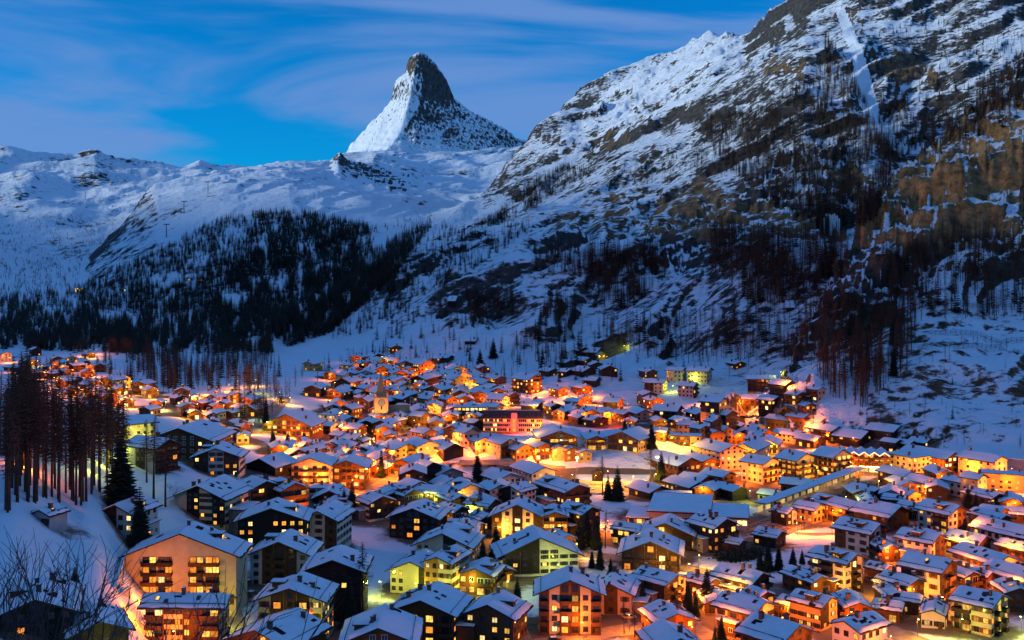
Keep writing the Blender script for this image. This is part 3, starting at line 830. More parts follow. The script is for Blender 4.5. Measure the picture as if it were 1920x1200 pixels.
# woods seen on the slopes: polygon of where the trunks stand (photograph pixels), trees wanted, height in metres, share of spruces, distance range
WOODS = [
  ([(470, 402), (560, 395), (690, 425), (700, 482), (640, 560), (560, 620), (430, 640), (400, 560), (470, 470)], 4300, (16, 25), 0.75, (2000, 5000)),
  ([(300, 470), (400, 415), (470, 402), (470, 470), (400, 560), (250, 575), (150, 540), (180, 520)], 1900, (14, 22), 0.6, (2000, 5000)),
  ([(0, 560), (150, 545), (250, 575), (420, 560), (430, 640), (500, 660), (300, 665), (0, 655)], 4200, (15, 22), 0.5, (1700, 4500)),
  ([(180, 400), (230, 420), (150, 500), (0, 470), (0, 410)], 350, (10, 16), 0.5, (3000, 6500)),
  ([(0, 480), (150, 500), (150, 545), (0, 560)], 260, (12, 18), 0.5, (2500, 5000)),
  ([(690, 430), (800, 400), (830, 400), (740, 470), (690, 480)], 60, (12, 18), 0.6, (2500, 5500)),
  ([(480, 655), (560, 590), (700, 475), (770, 430), (810, 425), (740, 520), (620, 625), (500, 665)], 2600, (14, 22), 0.4, (1300, 4000)),
  ([(930, 405), (990, 345), (1060, 312), (1112, 322), (1000, 392), (935, 422), (880, 432)], 600, (14, 20), 0.4, (1500, 4000)),
  ([(740, 470), (830, 420), (900, 440), (960, 420), (1000, 430), (900, 500), (800, 560), (740, 600), (700, 620), (620, 640)], 420, (12, 20), 0.4, (1300, 3500)),
  ([(1000, 470), (1085, 465), (1090, 520), (1005, 515)], 120, (14, 20), 0.2, (1200, 2600)),
  ([(1090, 480), (1240, 465), (1250, 520), (1180, 580), (1100, 575)], 420, (16, 24), 0.15, (1200, 2600)),
  ([(870, 560), (960, 560), (970, 605), (880, 610)], 130, (15, 22), 0.2, (1100, 2200)),
  ([(1030, 560), (1090, 560), (1080, 640), (1000, 640)], 100, (15, 22), 0.2, (1100, 2200)),
  ([(1545, 60), (1590, 130), (1620, 190), (1650, 260), (1690, 305), (1640, 420), (1540, 440), (1400, 345), (1310, 268), (1290, 235), (1360, 215), (1430, 205), (1520, 160), (1545, 110)], 2100, (18, 27), 0.12, (1300, 3500)),
  ([(1640, 300), (1700, 300), (1770, 240), (1780, 200), (1700, 180), (1650, 190)], 300, (16, 24), 0.2, (1400, 3300)),
  ([(1330, 430), (1560, 455), (1590, 500), (1480, 575), (1400, 570), (1330, 500)], 700, (18, 26), 0.1, (1000, 2200)),
  ([(1160, 330), (1330, 270), (1400, 340), (1300, 330), (1200, 370)], 160, (12, 20), 0.1, (1300, 3000)),
  ([(1490, 580), (1660, 560), (1730, 600), (1700, 700), (1620, 765), (1560, 745), (1500, 660)], 430, (15, 24), 0.05, (850, 1200)),
  ([(1640, 470), (1780, 450), (1920, 470), (1920, 600), (1750, 600), (1650, 560)], 330, (15, 23), 0.05, (850, 1500)),
  ([(1740, 200), (1920, 120), (1920, 230), (1740, 290), (1690, 300)], 200, (14, 22), 0.05, (1000, 1800)),
  ([(1640, 60), (1780, 40), (1920, 60), (1920, 200), (1780, 240), (1690, 230)], 420, (10, 18), 0.3, (1500, 3500)),
  ([(1310, 600), (1490, 590), (1500, 680), (1340, 690)], 130, (15, 24), 0.1, (850, 1500)),
  ([(1130, 610), (1310, 600), (1330, 690), (1150, 660)], 110, (15, 24), 0.1, (900, 1600)),
  ([(930, 640), (1140, 620), (1130, 690), (960, 700)], 55, (14, 22), 0.3, (950, 1700)),
  ([(700, 560), (900, 540), (880, 640), (690, 680)], 70, (13, 20), 0.3, (1100, 2200)),
  ([(230, 650), (500, 655), (540, 722), (470, 745), (300, 725), (240, 690)], 480, (14, 22), 0.1, (1100, 2300)),
  ([(520, 720), (700, 660), (900, 640), (1150, 660), (1180, 720), (900, 720), (720, 690), (560, 735)], 130, (9, 17), 0.3, (800, 1900)),
  ([(120, 655), (330, 655), (340, 740), (260, 735), (180, 700)], 150, (12, 20), 0.15, (1000, 2300)),
  ([(1140, 690), (1330, 690), (1540, 740), (1560, 790), (1300, 700)], 40, (8, 15), 0.2, (800, 1400)),
  ([(440, 740), (540, 720), (545, 760), (500, 800), (455, 800)], 40, (12, 20), 0.1, (700, 1500)),
  ([(1640, 600), (1920, 610), (1920, 850), (1700, 840), (1600, 790)], 45, (5, 10), 0.1, (800, 1100)),
]
def scatter_woods():
    P, Q, H, S = [], [], [], []
    for poly, n, (h0, h1), sp, (y0, y1) in WOODS:
        n = int(n * (1.5 if y1 > 3000 else 1.15))
        p = np.array(poly, float)
        x = RNG.uniform(p[:, 0].min(), p[:, 0].max(), n * 6); y = RNG.uniform(p[:, 1].min(), p[:, 1].max(), n * 6)
        # clumps and gaps
        keep = inside(poly, x, y) & (noise2(x / 24 + 7, y / 32 + 3) * 1.1 + noise2(x / 70 + 1, y / 60) * .7 + noise2(x / 8, y / 14) * .8 + RNG.uniform(-.35, .5, len(x)) > -0.03)
        x, y = x[keep][:n], y[keep][:n]
        q = hit(x, y)
        ok = ~np.isnan(q[:, 0]) & (q[:, 1] > y0 * YS * .8) & (q[:, 1] < y1 * YS * 1.05)
        q = q[ok]
        P.append(q); H.append(RNG.uniform(h0, h1, len(q)) * (0.8 if y1 > 3000 else 0.95)); S.append(RNG.random(len(q)) < sp)
    P = np.concatenate(P); H = np.concatenate(H); S = np.concatenate(S)
    return P, H, S
W_P, W_H, W_S = scatter_woods()
# the individuals that show largest stand as trees of their own; the rest of the woods is one mass
_app = W_H / W_P[:, 1]
_order = np.argsort(-_app)
_single = _order[:110]
def place_name(p):
    px = 960 + p[0] / p[1] * FOC; py = HOR - (p[2] - CAM_Z) / p[1] * FOC
    if px > 1480 and py > 540 and px < 1740: return 'in the dense stand between the cliffs and the village'
    if px >= 1740: return 'on the rocky spur above the snow terraces'
    if px > 1290: return 'on the slope above the upper apartment blocks'
    if px > 900: return 'on the white slope above the dark chalets'
    if px > 640: return 'on the boulder slope above the church'
    return 'in the wood behind the small glowing hamlet'
for _k in _single:
    p_ = W_P[_k]; k_ = 'spruce' if W_S[_k] else 'larch'
    lab = ('dark spruce ' if W_S[_k] else 'bare brown larch ') + place_name(p_)
    tree(k_, p_, W_H[_k], lab, ('spruces ' if W_S[_k] else 'larches ') + place_name(p_))

def forest(name, P, H, S, label):
    me = bpy.data.meshes.new(name)
    me.vertices.add(len(P)); me.vertices.foreach_set('co', P.astype(np.float32).ravel())
    for nm, ty, v in (('size', 'FLOAT', (H / 20).astype(np.float32)), ('turn', 'FLOAT', RNG.uniform(0, 6.28, len(P)).astype(np.float32)),
                      ('pick', 'INT', np.where(S, RNG.integers(5, 8, len(P)), RNG.integers(0, 5, len(P))).astype(np.int32))):
        a = me.attributes.new(nm, ty, 'POINT'); a.data.foreach_set('value', v)
    o = bpy.data.objects.new(name, me); COL.objects.link(o)
    o['kind'] = 'stuff'; o['label'] = label; o['category'] = 'forest'
    ng = bpy.data.node_groups.new(name, 'GeometryNodeTree')
    ng.interface.new_socket('Geometry', in_out='INPUT', socket_type='NodeSocketGeometry')
    ng.interface.new_socket('Geometry', in_out='OUTPUT', socket_type='NodeSocketGeometry')
    nd, lk = ng.nodes, ng.links
    gi, go = nd.new('NodeGroupInput'), nd.new('NodeGroupOutput')
    ip = nd.new('GeometryNodeInstanceOnPoints'); ip.inputs['Pick Instance'].default_value = True
    ci = nd.new('GeometryNodeCollectionInfo'); ci.inputs[0].default_value = protos
    ci.inputs['Separate Children'].default_value = True; ci.inputs['Reset Children'].default_value = True
    def attr(nm, ty):
        a = nd.new('GeometryNodeInputNamedAttribute'); a.data_type = ty; a.inputs[0].default_value = nm; return a.outputs[0]
    cx = nd.new('ShaderNodeCombineXYZ'); lk.new(attr('turn', 'FLOAT'), cx.inputs[2])
    lk.new(gi.outputs[0], ip.inputs['Points']); lk.new(ci.outputs[0], ip.inputs['Instance'])
    lk.new(attr('pick', 'INT'), ip.inputs['Instance Index']); lk.new(cx.outputs[0], ip.inputs['Rotation'])
    lk.new(attr('size', 'FLOAT'), ip.inputs['Scale']); lk.new(ip.outputs[0], go.inputs[0])
    md = o.modifiers.new('trees', 'NODES'); md.node_group = ng
    return o
_rest = np.setdiff1d(np.arange(len(W_P)), _single)
forest('forest', W_P[_rest], W_H[_rest], W_S[_rest], 'dark larch and spruce woods covering the mountain slopes')

# the grove on the near slope and the conifers among the houses
def grove():
    spots = []
    x = RNG.uniform(0, 235, 900); y = RNG.uniform(842, 962, 900)
    m = inside([(-10, 850), (60, 842), (150, 850), (238, 872), (232, 925), (150, 950), (60, 945), (0, 968)], x, y)
    m &= ~inside([(60, 955), (60, 985), (130, 985), (130, 940)], x, y)
    for a, b in list(zip(x[m], y[m]))[:92]: spots.append((a, b, 'larch', RNG.uniform(25, 38)))
    return spots
_ord1 = ('first second third fourth fifth sixth seventh eighth ninth tenth eleventh twelfth thirteenth fourteenth fifteenth sixteenth seventeenth eighteenth nineteenth twentieth').split()
_ordn = _ord1 + [t + '-' + o for t in ('twenty', 'thirty', 'forty', 'fifty', 'sixty', 'seventy', 'eighty', 'ninety') for o in _ord1[:9]]
for _i, (a_, b_, k_, h_) in enumerate(sorted(grove())):
    q_ = hit([a_], [b_])[0]
    tree(k_, q_, h_, f'tall bare larch of the near grove, {_ordn[_i]} trunk counted from the left', 'larches in the near grove')
LONE = [  # px, py of the foot, kind, height in photograph pixels, label
  (226, 968, 'spruce', 150, 'tall dense spruce at the edge of the near larch grove'),
  (262, 1040, 'spruce', 118, 'spruce in front of the white and brown house below the grove'),
  (140, 1130, 'spruce', 62, 'young spruce beside the dark chalet with two lit windows'),
  (275, 905, 'larch', 108, 'thin larch before the pale block with the striped roof shadow'),
  (288, 935, 'larch', 140, 'bent larch before the white apartment house above the garden'),
  (310, 950, 'larch', 128, 'larch beside the shrubs below the white apartment house'),
  (680, 1165, 'larch', 135, 'large feathery larch between the black house and the striped roof'),
  (655, 1180, 'spruce', 90, 'dark spruce under the feathery larch beside the black house'),
  (603, 1210, 'spruce', 52, 'small spruce against the yellow wall of the star-lit house'),
  (660, 965, 'spruce', 60, 'dark spruce beside the two stepped snowy roofs'),
  (645, 968, 'spruce', 48, 'lower spruce beside the two stepped snowy roofs'),
  (715, 895, 'spruce', 45, 'bushy conifer beside the green-lit lane'),
  (727, 892, 'larch', 58, 'brown larch beside the green-lit lane'),
  (895, 905, 'spruce', 58, 'broad dark spruce behind the curved cream balconies'),
  (1158, 940, 'spruce', 62, 'dark spruce on the square south of the ice rink'),
  (1140, 938, 'spruce', 45, 'second spruce on the square south of the ice rink'),
  (1130, 930, 'larch', 70, 'bare larch on the square beside the ice rink'),
  (1172, 825, 'spruce', 40, 'golden lit conifer behind the ice rink'),
  (1222, 842, 'spruce', 48, 'golden lit conifer before the yellow hotel wing'),
  (1240, 905, 'spruce', 55, 'dark tree at the corner of the brown hotel'),
  (1220, 905, 'larch', 62, 'bare tree at the corner of the brown hotel'),
  (1255, 910, 'larch', 50, 'bare tree in front of the brown hotel'),
  (860, 1035, 'spruce', 45, 'dark conifer behind the pinkish gabled house'),
  (930, 1050, 'spruce', 62, 'conifer lit yellow-green beside the small tan cottage'),
  (905, 1068, 'spruce', 55, 'dark conifer against the white and black gabled block'),
  (970, 1138, 'spruce', 52, 'dark conifer beside the green-lit path'),
  (1100, 1025, 'spruce', 62, 'black conifer at the end of the long hotel'),
  (1118, 1030, 'spruce', 58, 'second black conifer at the end of the long hotel'),
  (1135, 1028, 'larch', 66, 'bare tree at the end of the long hotel'),
  (1085, 1030, 'spruce', 50, 'third black conifer at the end of the long hotel'),
  (1110, 1065, 'spruce', 30, 'small spruce beside the pale road'),
  (1125, 1068, 'spruce', 44, 'spruce on the verge of the pale road'),
  (1145, 1078, 'spruce', 30, 'small spruce before the lattice-fronted hotel'),
  (1205, 1142, 'spruce', 48, 'dark spruce in front of the black-fronted house'),
  (1290, 1150, 'spruce', 56, 'spruce between the black-fronted house and the pink roof'),
  (1325, 1140, 'spruce', 70, 'tall spruce between the black-fronted house and the grey house'),
  (1305, 1155, 'spruce', 40, 'low spruce beside the orange-lit yard'),
  (1353, 1200, 'spruce', 42, 'spruce in front of the pink orange-lit house'),
  (1340, 1210, 'spruce', 30, 'little spruce beside the orange-lit house entrance'),
  (1440, 1072, 'spruce', 52, 'wide dark tree on the snowy lawn by the hedge'),
  (1460, 1070, 'spruce', 46, 'dark tree touching the wide one on the snowy lawn'),
  (1425, 1070, 'spruce', 40, 'lower dark tree on the snowy lawn'),
  (1487, 1065, 'spruce', 36, 'neat cone-shaped tree on the snowy lawn'),
  (1504, 1058, 'spruce', 26, 'slender small tree on the snowy lawn'),
  (1618, 1112, 'larch', 66, 'bare tall tree before the white balcony block'),
  (1815, 965, 'spruce', 52, 'dark conifer beside the tall lit cream house'),
  (1830, 970, 'spruce', 44, 'second conifer beside the tall lit cream house'),
  (1850, 955, 'spruce', 36, 'conifer by the orange-lit retaining wall'),
  (1810, 1005, 'spruce', 34, 'dark round conifer beside the white house with brown corner'),
  (1452, 955, 'spruce', 30, 'conifer by the station canopy'),
  (1395, 935, 'spruce', 30, 'small conifer before the yellow-green lit house'),
  (695, 770, 'spruce', 26, 'dark tree at the foot of the church tower'),
  (1690, 1120, 'larch', 44, 'bare shrub-like tree by the restaurant windows'),
  (1170, 1190, 'larch', 60, 'bare tree in front of the pinkish plaster house'),
  (1190, 1195, 'larch', 50, 'second bare tree in front of the pinkish plaster house'),
  (450, 800, 'larch', 55, 'round brown tree beside the green-lit stream'),
  (465, 812, 'larch', 50, 'second brown tree beside the green-lit stream'),
  (925, 672, 'spruce', 36, 'lone conifer on the white slope above the chalets'),
  (900, 690, 'spruce', 34, 'conifer left of the lone red block on the slope'),
  (512, 840, 'spruce', 36, 'dark tree before the lit timber hotel'),
  (540, 842, 'spruce', 32, 'second dark tree before the lit timber hotel'),
  (570, 838, 'spruce', 30, 'third dark tree before the lit timber hotel'),
]
for a_, b_, k_, hp_, lab_ in LONE:
    q_ = hit([a_], [b_])[0]
    tree(k_, q_, hp_ * 1.12 * q_[1] / FOC, lab_, None, 1.5 if k_ == 'spruce' else 1.2)

def bare_bush(name, label, p, h, seed, spread=0.6, n0=5, depth=5, first=0.34):
    """leafless branching shrub or tree built limb by limb"""
    r = random.Random(seed)
    wood = MB(); tw = MB()
    def grow(a, d, ln, rad, k):
        b = a + d * ln
        mid = a + d * (ln * 0.5) + Vector((r.uniform(-1, 1), r.uniform(-1, 1), r.uniform(-.4, .6))) * ln * 0.06
        m = wood if k > 1 else tw
        m.tube(a, mid, rad, rad * 0.85, 'shrub_twig', 5 if k > 2 else 3); m.tube(mid, b, rad * 0.85, rad * 0.65, 'shrub_twig', 5 if k > 2 else 3)
        if k == 0: return
        for i in range(r.choice((2, 3, 3)) if k < depth else n0):
            nd = (d + Vector((r.gauss(0, spread), r.gauss(0, spread), r.gauss(0.12, spread * 0.6)))).normalized()
            st = a + (b - a) * r.uniform(0.55, 1.0) if i else b
            grow(st, nd, ln * r.uniform(0.6, 0.9), rad * 0.62, k - 1)
    grow(Vector((0, 0, -0.3)), Vector((0.05, 0, 1)).normalized(), h * first, h * 0.011, depth)
    root = thing(name, label, 'tree' if h > 4 else 'shrub', tuple(p))
    wood.build('branches', root); o = tw.build('twigs', root)
    return root
def on_ground(px, Y):
    X = (px - 960) / FOC * Y
    return (X, Y, float(height(np.array([X]), np.array([Y]))[0]))
# the leafless trees just below the viewer
for _px, _Y, _top, _sd, _lab in ((40, 52, 985, 3, 'leafless tree with long bare twigs beside the lower corner of the view'),
                                 (150, 46, 1045, 8, 'leafless shrub tangled in front of the dark chalet'),
                                 (265, 50, 1070, 15, 'leafless shrub before the orange-lit house with the long roof')):
    g_ = on_ground(_px, _Y); hh = zpx(_top, _Y) - g_[2]
    bare_bush('bare_tree', _lab, g_, hh * 1.02, _sd, spread=0.42, n0=6, depth=5, first=0.32)
for _px, _py, _h, _lab in ((115, 1008, 16, 'round dark shrub alone on the snowy bank'), (122, 1000, 12, 'small round shrub above its darker twin on the bank'),
                           (330, 930, 26, 'bushy bare shrub below the white house'), (318, 925, 22, 'bare shrub at the end of the garden snow'),
                           (1300, 1190, 30, 'bare bush in the orange-lit yard'), (1475, 1085, 18, 'bare round bush on the snowy lawn')):
    q_ = hit([_px], [_py])[0]
    bare_bush('bare_shrub', _lab, q_, _h * q_[1] / FOC, int(_px), spread=0.7, n0=9, depth=3, first=0.4)

# ------------------------------------------------------------------ buildings
ORD = ('first second third fourth fifth sixth seventh eighth ninth tenth eleventh twelfth thirteenth fourteenth fifteenth sixteenth seventeenth eighteenth '
       'nineteenth twentieth').split()
ORD += [t + '-' + o for t in ('twenty', 'thirty', 'forty', 'fifty', 'sixty', 'seventy') for o in ORD[:9]]
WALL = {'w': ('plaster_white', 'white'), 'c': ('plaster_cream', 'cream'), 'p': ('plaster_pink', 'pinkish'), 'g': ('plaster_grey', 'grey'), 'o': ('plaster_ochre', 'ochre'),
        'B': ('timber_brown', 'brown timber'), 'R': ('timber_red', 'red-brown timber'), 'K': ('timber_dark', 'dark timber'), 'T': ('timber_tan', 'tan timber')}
NEAR_Y = 470.0
MESHES = {}
def cached(key, f):
    if key not in MESHES: MESHES[key] = f()
    return MESHES[key]

def window_mesh(w, h, pane, frame, parts=2, shut=None):
    def f():
        m = MB()
        m.box(-w / 2 - .08, w / 2 + .08, -.05, .03, -.08, h + .08, frame)
        g = 0.04
        for i in range(parts):
            x0 = -w / 2 + i * w / parts + g; x1 = -w / 2 + (i + 1) * w / parts - g
            m.face([(x0, -.062, g), (x1, -.062, g), (x1, -.062, h - g), (x0, -.062, h - g)], pane)
        if shut:
            for sg in (-1, 1):
                x = sg * (w / 2 + .08 + w * .22); m.box(x - w * .2, x + w * .2, -.04, .02, -.02, h + .02, shut)
        return m.mesh('window')
    return cached(('win', round(w, 2), round(h, 2), pane, frame, parts, shut), f)

def balcony_shape(m, w, timber, T=None, d=1.3):
    m.box(-w / 2, w / 2, -d, 0, -0.12, 0.04, timber, T)
    m.box(-w / 2, w / 2, -d - .08, -d, -0.2, 0.95, timber, T)
    for s in (-1, 1):
        x = s * (w / 2 - .04)
        m.box(x - .04, x + .04, -d, 0, 0.04, 0.95, timber, T)
def balcony_mesh(w, timber):
    w = round(w * 4) / 4
    def f():
        m = MB(); balcony_shape(m, w, timber); return m.mesh('balcony')
    return cached(('bal', w, timber), f)

def chimney_mesh(k):
    def f():
        m = MB(); r = random.Random(k)
        a = r.uniform(.35, .6); h = r.uniform(1.2, 2.0)
        m.box(-a, a, -a * .8, a * .8, -1.2, h, 'chimney_brick')
        m.box(-a - .12, a + .12, -a * .8 - .12, a * .8 + .12, h + .002, h + .16, 'slate')
        if k % 2: m.box(-a, a, -a * .8, a * .8, h + .162, h + .34, 'snow')
        return m.mesh('chimney')
    return cached(('chim', k), f)

def lit_pane(lit, r, warm):
    if r.random() > lit * .75: return 'pane_dark'
    return r.choices(('lit_yellow', 'lit_orange', 'lit_white'), warm)[0]

HOUSES = []          # footprints: x, y, half width, half depth, angle, height
LAMPS_WANTED = []

def house(px, pyb, W, D, E, rot=0.0, wall='w', front='p', side='p', lit=0.3, glow='', roof='g', label=None, kind=None, name=None, warm=(5, 3, 2), pitch=None, snow=True, base=None):
    """W gable width, D length, E eaves height: in photograph pixels at the house's distance; rot turns the gable to the viewer's right"""
    q = hit([px], [pyb])[0]
    if np.isnan(q[0]): return None
    return house_at(q, W * q[1] / FOC, D * q[1] / FOC, E * q[1] / FOC, rot, wall, front, side, lit, glow, roof, label, kind, name, warm, pitch, snow, base, (px, pyb))

def house_at(q, W, D, E, rot, wall, front, side, lit, glow, roof, label, kind, name, warm, pitch, snow, base, pix):
    r = random.Random(int(pix[0] * 31 + pix[1] * 7))
    if abs(rot) <= 31: D *= 1.4
    near = q[1] < NEAR_Y
    a = R(rot)
    # the pixel names the foot of the wall nearest to the viewer: set the centre back from it
    back = abs(math.cos(a)) * D / 2 * 0.8 + abs(math.sin(a)) * W / 2 * 0.8
    X, Y = q[0] * (q[1] + back) / q[1], q[1] + back
    zc = float(height(np.array([X]), np.array([Y]))[0])
    Z = min(q[2], zc) if zc - q[2] < 6 else q[2] + 1.0
    E = max(E, 3.0)
    root = thing(name or 'house', label or '', '', (X, Y, Z), a)
    pit = R(pitch if pitch is not None else r.uniform(19, 24)) if roof == 'g' else 0.0
    tp = math.tan(pit)
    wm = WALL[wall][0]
    top = E + W / 2 * tp
    m = MB()
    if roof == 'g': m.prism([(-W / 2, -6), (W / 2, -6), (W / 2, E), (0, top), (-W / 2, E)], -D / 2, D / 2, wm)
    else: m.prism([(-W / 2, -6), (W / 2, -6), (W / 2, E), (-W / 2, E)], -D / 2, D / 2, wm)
    w_ob = m.build('wall', root)
    if base:   # plastered ground floor under the timber
        m = MB(); hb = min(2.9, E * 0.4)
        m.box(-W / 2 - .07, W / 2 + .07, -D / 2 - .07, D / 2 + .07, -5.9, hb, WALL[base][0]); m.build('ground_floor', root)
    # ---- roof with its snow
    oh = min(1.8, W * 0.11); og = min(1.9, D * 0.10)
    th = 0.32
    if roof == 'g':
        xe = W / 2 + oh; ze = E - oh * tp
        m = MB()
        m.prism([(-xe, ze), (0, top - 0.0), (xe, ze), (xe, ze + th), (0, top + th), (-xe, ze + th)][::1], -D / 2 - og, D / 2 + og, 'roof_edge')
        r_ob = m.build('roof', root)
    else:
        xe = W / 2 + .35; ze = E; og = .35
        m = MB(); m.box(-xe, xe, -D / 2 - og, D / 2 + og, E + .001, E + th, 'roof_edge'); r_ob = m.build('roof', root)
    chim = []
    if roof == 'g':
        for k in range(r.choice((1, 2, 2, 3)) if near else r.choice((1, 1, 2))):
            cx = r.uniform(-.32, .32) * W; cy = r.uniform(-.4, .4) * D
            chim.append((cx, cy))
    else:
        chim = [(r.uniform(-.3, .3) * W, r.uniform(-.3, .3) * D)]
    if snow:
        m = MB()
        nx, ny = (9, 11) if near else (4, 4)
        for s in ((-1, 1) if roof == 'g' else (0,)):
            yy0, yy1 = -D / 2 - og + .12, D / 2 + og - .12
            P = []
            for i in range(nx + 1):
                for j in range(ny + 1):
                    if s: x = s * (0.0 + (xe - .12) * i / nx); zb = top + th - abs(x) * tp
                    else: x = -xe + .15 + (2 * xe - .3) * i / nx; zb = E + th
                    edge = (i == nx or j in (0, ny)) if s else (i in (0, nx) or j in (0, ny))
                    y = yy0 + (yy1 - yy0) * j / ny
                    if edge: x -= s * r.uniform(0, .35 if near else .2) if i == nx else 0; zb = top + th - abs(x) * tp if s else zb
                    P.append((x, y, zb + (0.03 if edge else (0.42 if near else .3) + r.uniform(-.08, .1))))
            F = []
            for i in range(nx):
                for j in range(ny):
                    cxx = P[i * (ny + 1) + j][0]; cyy = P[i * (ny + 1) + j][1]
                    bare = near and any(abs(cyy - c[1]) < 1.3 and (0 <= (abs(cxx) - abs(c[0])) < 2.6) and cxx * c[0] >= 0 for c in chim) and r.random() < .45
                    if near and r.random() < .005: bare = True
                    if bare: continue
                    f = (i * (ny + 1) + j, (i + 1) * (ny + 1) + j, (i + 1) * (ny + 1) + j + 1, i * (ny + 1) + j + 1)
                    F.append(f if s >= 0 else f[::-1])
            m.add(P, F, 'snow')
        m.build('snow_cover', r_ob, smooth=True)
    for cx, cy in chim:
        zc_ = (top + th - abs(cx) * tp) if roof == 'g' else E + th
        put('chimney', chimney_mesh(r.randrange(6)), r_ob, (cx, cy, zc_))
    if roof == 'g' and near:
        sl = MB  # skylights and snow guards lie on the slopes
        for k in range(r.choice((0, 1, 2, 3, 4))):
            s = r.choice((-1, 1)); cx = s * r.uniform(.12, .36) * W; cy = r.uniform(-.38, .38) * D
            pane = 'lit_yellow' if r.random() < .12 else 'pane_dark'
            def f_():
                mm = MB(); mm.box(-.75, .75, -.5, .5, .05, .62, 'metal_dark'); mm.face([(-.66, -.41, .628), (.66, -.41, .628), (.66, .41, .628), (-.66, .41, .628)], pane); return mm.mesh('skylight')
            o = put('skylight', cached(('sky', pane), f_), r_ob, (cx, cy, top + th - abs(cx) * tp))
            o.rotation_euler = (0, s * pit, 0)
        for s in (-1, 1):
            m = MB(); x = s * (W / 2 - .4); z = top + th - abs(x) * tp
            m.box(x - .05, x + .05, -D / 2 - og + .4, D / 2 + og - .4, z + .02, z + .58, 'metal_dark'); m.build('snow_guard', r_ob)
    if roof == 'g' and near and W > 9:
        vis = -1 if rot > 6 else (1 if rot < -6 else r.choice((-1, 1)))
        if r.random() < .4:      # dormer on the slope that faces the viewer
            dw, dx = r.uniform(2.2, 3.6), vis * W * .26; dy = r.uniform(-.25, .25) * D
            zb = top + th - (abs(dx) + 1.6) * tp
            m = MB(); m.box(-.2, 3.4, -dw / 2, dw / 2, -.6, 1.7, 'timber_brown')
            dm = m.build('dormer', r_ob, (dx + vis * 1.6, dy, zb), 0 if vis < 0 else math.pi)
            m = MB(); m.box(-.7, 3.6, -dw / 2 - .4, dw / 2 + .4, 1.701, 1.95, 'roof_edge'); m.build('dormer_roof', r_ob, (dx + vis * 1.6, dy, zb), 0 if vis < 0 else math.pi)
            m = MB(); m.box(-.55, 3.5, -dw / 2 - .3, dw / 2 + .3, 1.951, 2.2, 'snow'); m.build('dormer_snow', r_ob, (dx + vis * 1.6, dy, zb), 0 if vis < 0 else math.pi)
            m = MB(); m.box(-.26, -.19, -dw / 2 + .3, dw / 2 - .3, .3, 1.3, lit_pane(.4, r, warm)); m.build('dormer_window', r_ob, (dx + vis * 1.6, dy, zb), 0 if vis < 0 else math.pi)
        if r.random() < .38 and abs(rot) > 6:      # lower wing at the side
            aw, ad, ah = r.uniform(.22, .35) * W, r.uniform(.45, .7) * D, min(E * .55, r.uniform(3, 6))
            ax = vis * (W / 2 + aw / 2 - .02)
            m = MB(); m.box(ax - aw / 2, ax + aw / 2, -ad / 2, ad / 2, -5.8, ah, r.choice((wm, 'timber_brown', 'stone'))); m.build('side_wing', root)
            m = MB(); m.box(ax - aw / 2 - .4, ax + aw / 2 + .4, -ad / 2 - .5, ad / 2 + .5, ah + .001, ah + .25, 'roof_edge'); wr = m.build('wing_roof', root)
            m = MB(); m.box(ax - aw / 2 - .3, ax + aw / 2 + .3, -ad / 2 - .4, ad / 2 + .4, ah + .251, ah + .55, 'snow'); m.build('wing_snow', wr)
            for k in range(2):
                put('window', window_mesh(1.2, 1.2, lit_pane(lit, r, warm), 'frame_white'), root, (ax + vis * (aw / 2 + .03), (k - .5) * ad * .5, ah * .35), vis * math.pi / 2)
    # ---- facades
    far_win, far_bal = MB(), MB()
    sh_mat = r.choice((None, None, 'timber_brown', 'timber_red', 'timber_dark')) if wall in 'wcpog' else None
    fr_dark = wall not in 'BRT' or r.random() < .6
    storeys = max(1, int(round(E / 2.85)))
    sh = E / storeys
    def facade(code, width, which, gable):
        ang = {'f': 0.0, 'l': -math.pi / 2, 'r': math.pi / 2, 'b': math.pi}[which]
        dep = D / 2 if which in 'fb' else W / 2
        ca, sa = math.cos(ang), math.sin(ang)
        T = lambda p: (ca * p[0] - sa * (p[1] - dep), sa * p[0] + ca * (p[1] - dep), p[2])
        loc = lambda u, z, off=0.0: (ca * u - sa * (-dep - off), sa * u + ca * (-dep - off), z)
        roofz = lambda u: (E + (width / 2 - abs(u)) * tp if gable else E)
        n = len(code); bw = width / n
        for i, c in enumerate(code):
            u0, u1 = -width / 2 + i * bw, -width / 2 + (i + 1) * bw
            off = 0.0
            if c in 'tkbdn':
                pm = {'t': 'timber_brown', 'b': 'timber_brown', 'k': 'timber_dark', 'd': 'timber_dark', 'n': 'timber_tan'}[c]
                a0, a1 = u0 + .04, u1 - .04
                us = [a0] + ([0.0] if gable and a0 < 0 < a1 else []) + [a1]
                zlow = 0.2 if E < 7 else sh * (0.0 if c in 'bd' else 0.35)
                pts = [(a0, zlow), (a1, zlow)] + [(u, roofz(u) - .06) for u in us[::-1]]
                mm = MB(); k = len(pts)
                V = [T((x, -.06, z)) for x, z in pts] + [T((x, .01, z)) for x, z in pts]
                mm.add(V, [tuple(range(k))] + [((j + 1) % k, j, j + k, (j + 1) % k + k) for j in range(k)], pm)
                mm.build('timber_panel', root)
                off = .06
            if c == '.': continue
            bal = c in 'bdc'
            lev = storeys + (1 if gable and c in 'ptknbd' and width * tp / 2 > 2.6 and abs((u0 + u1) / 2) < width * .22 else 0)
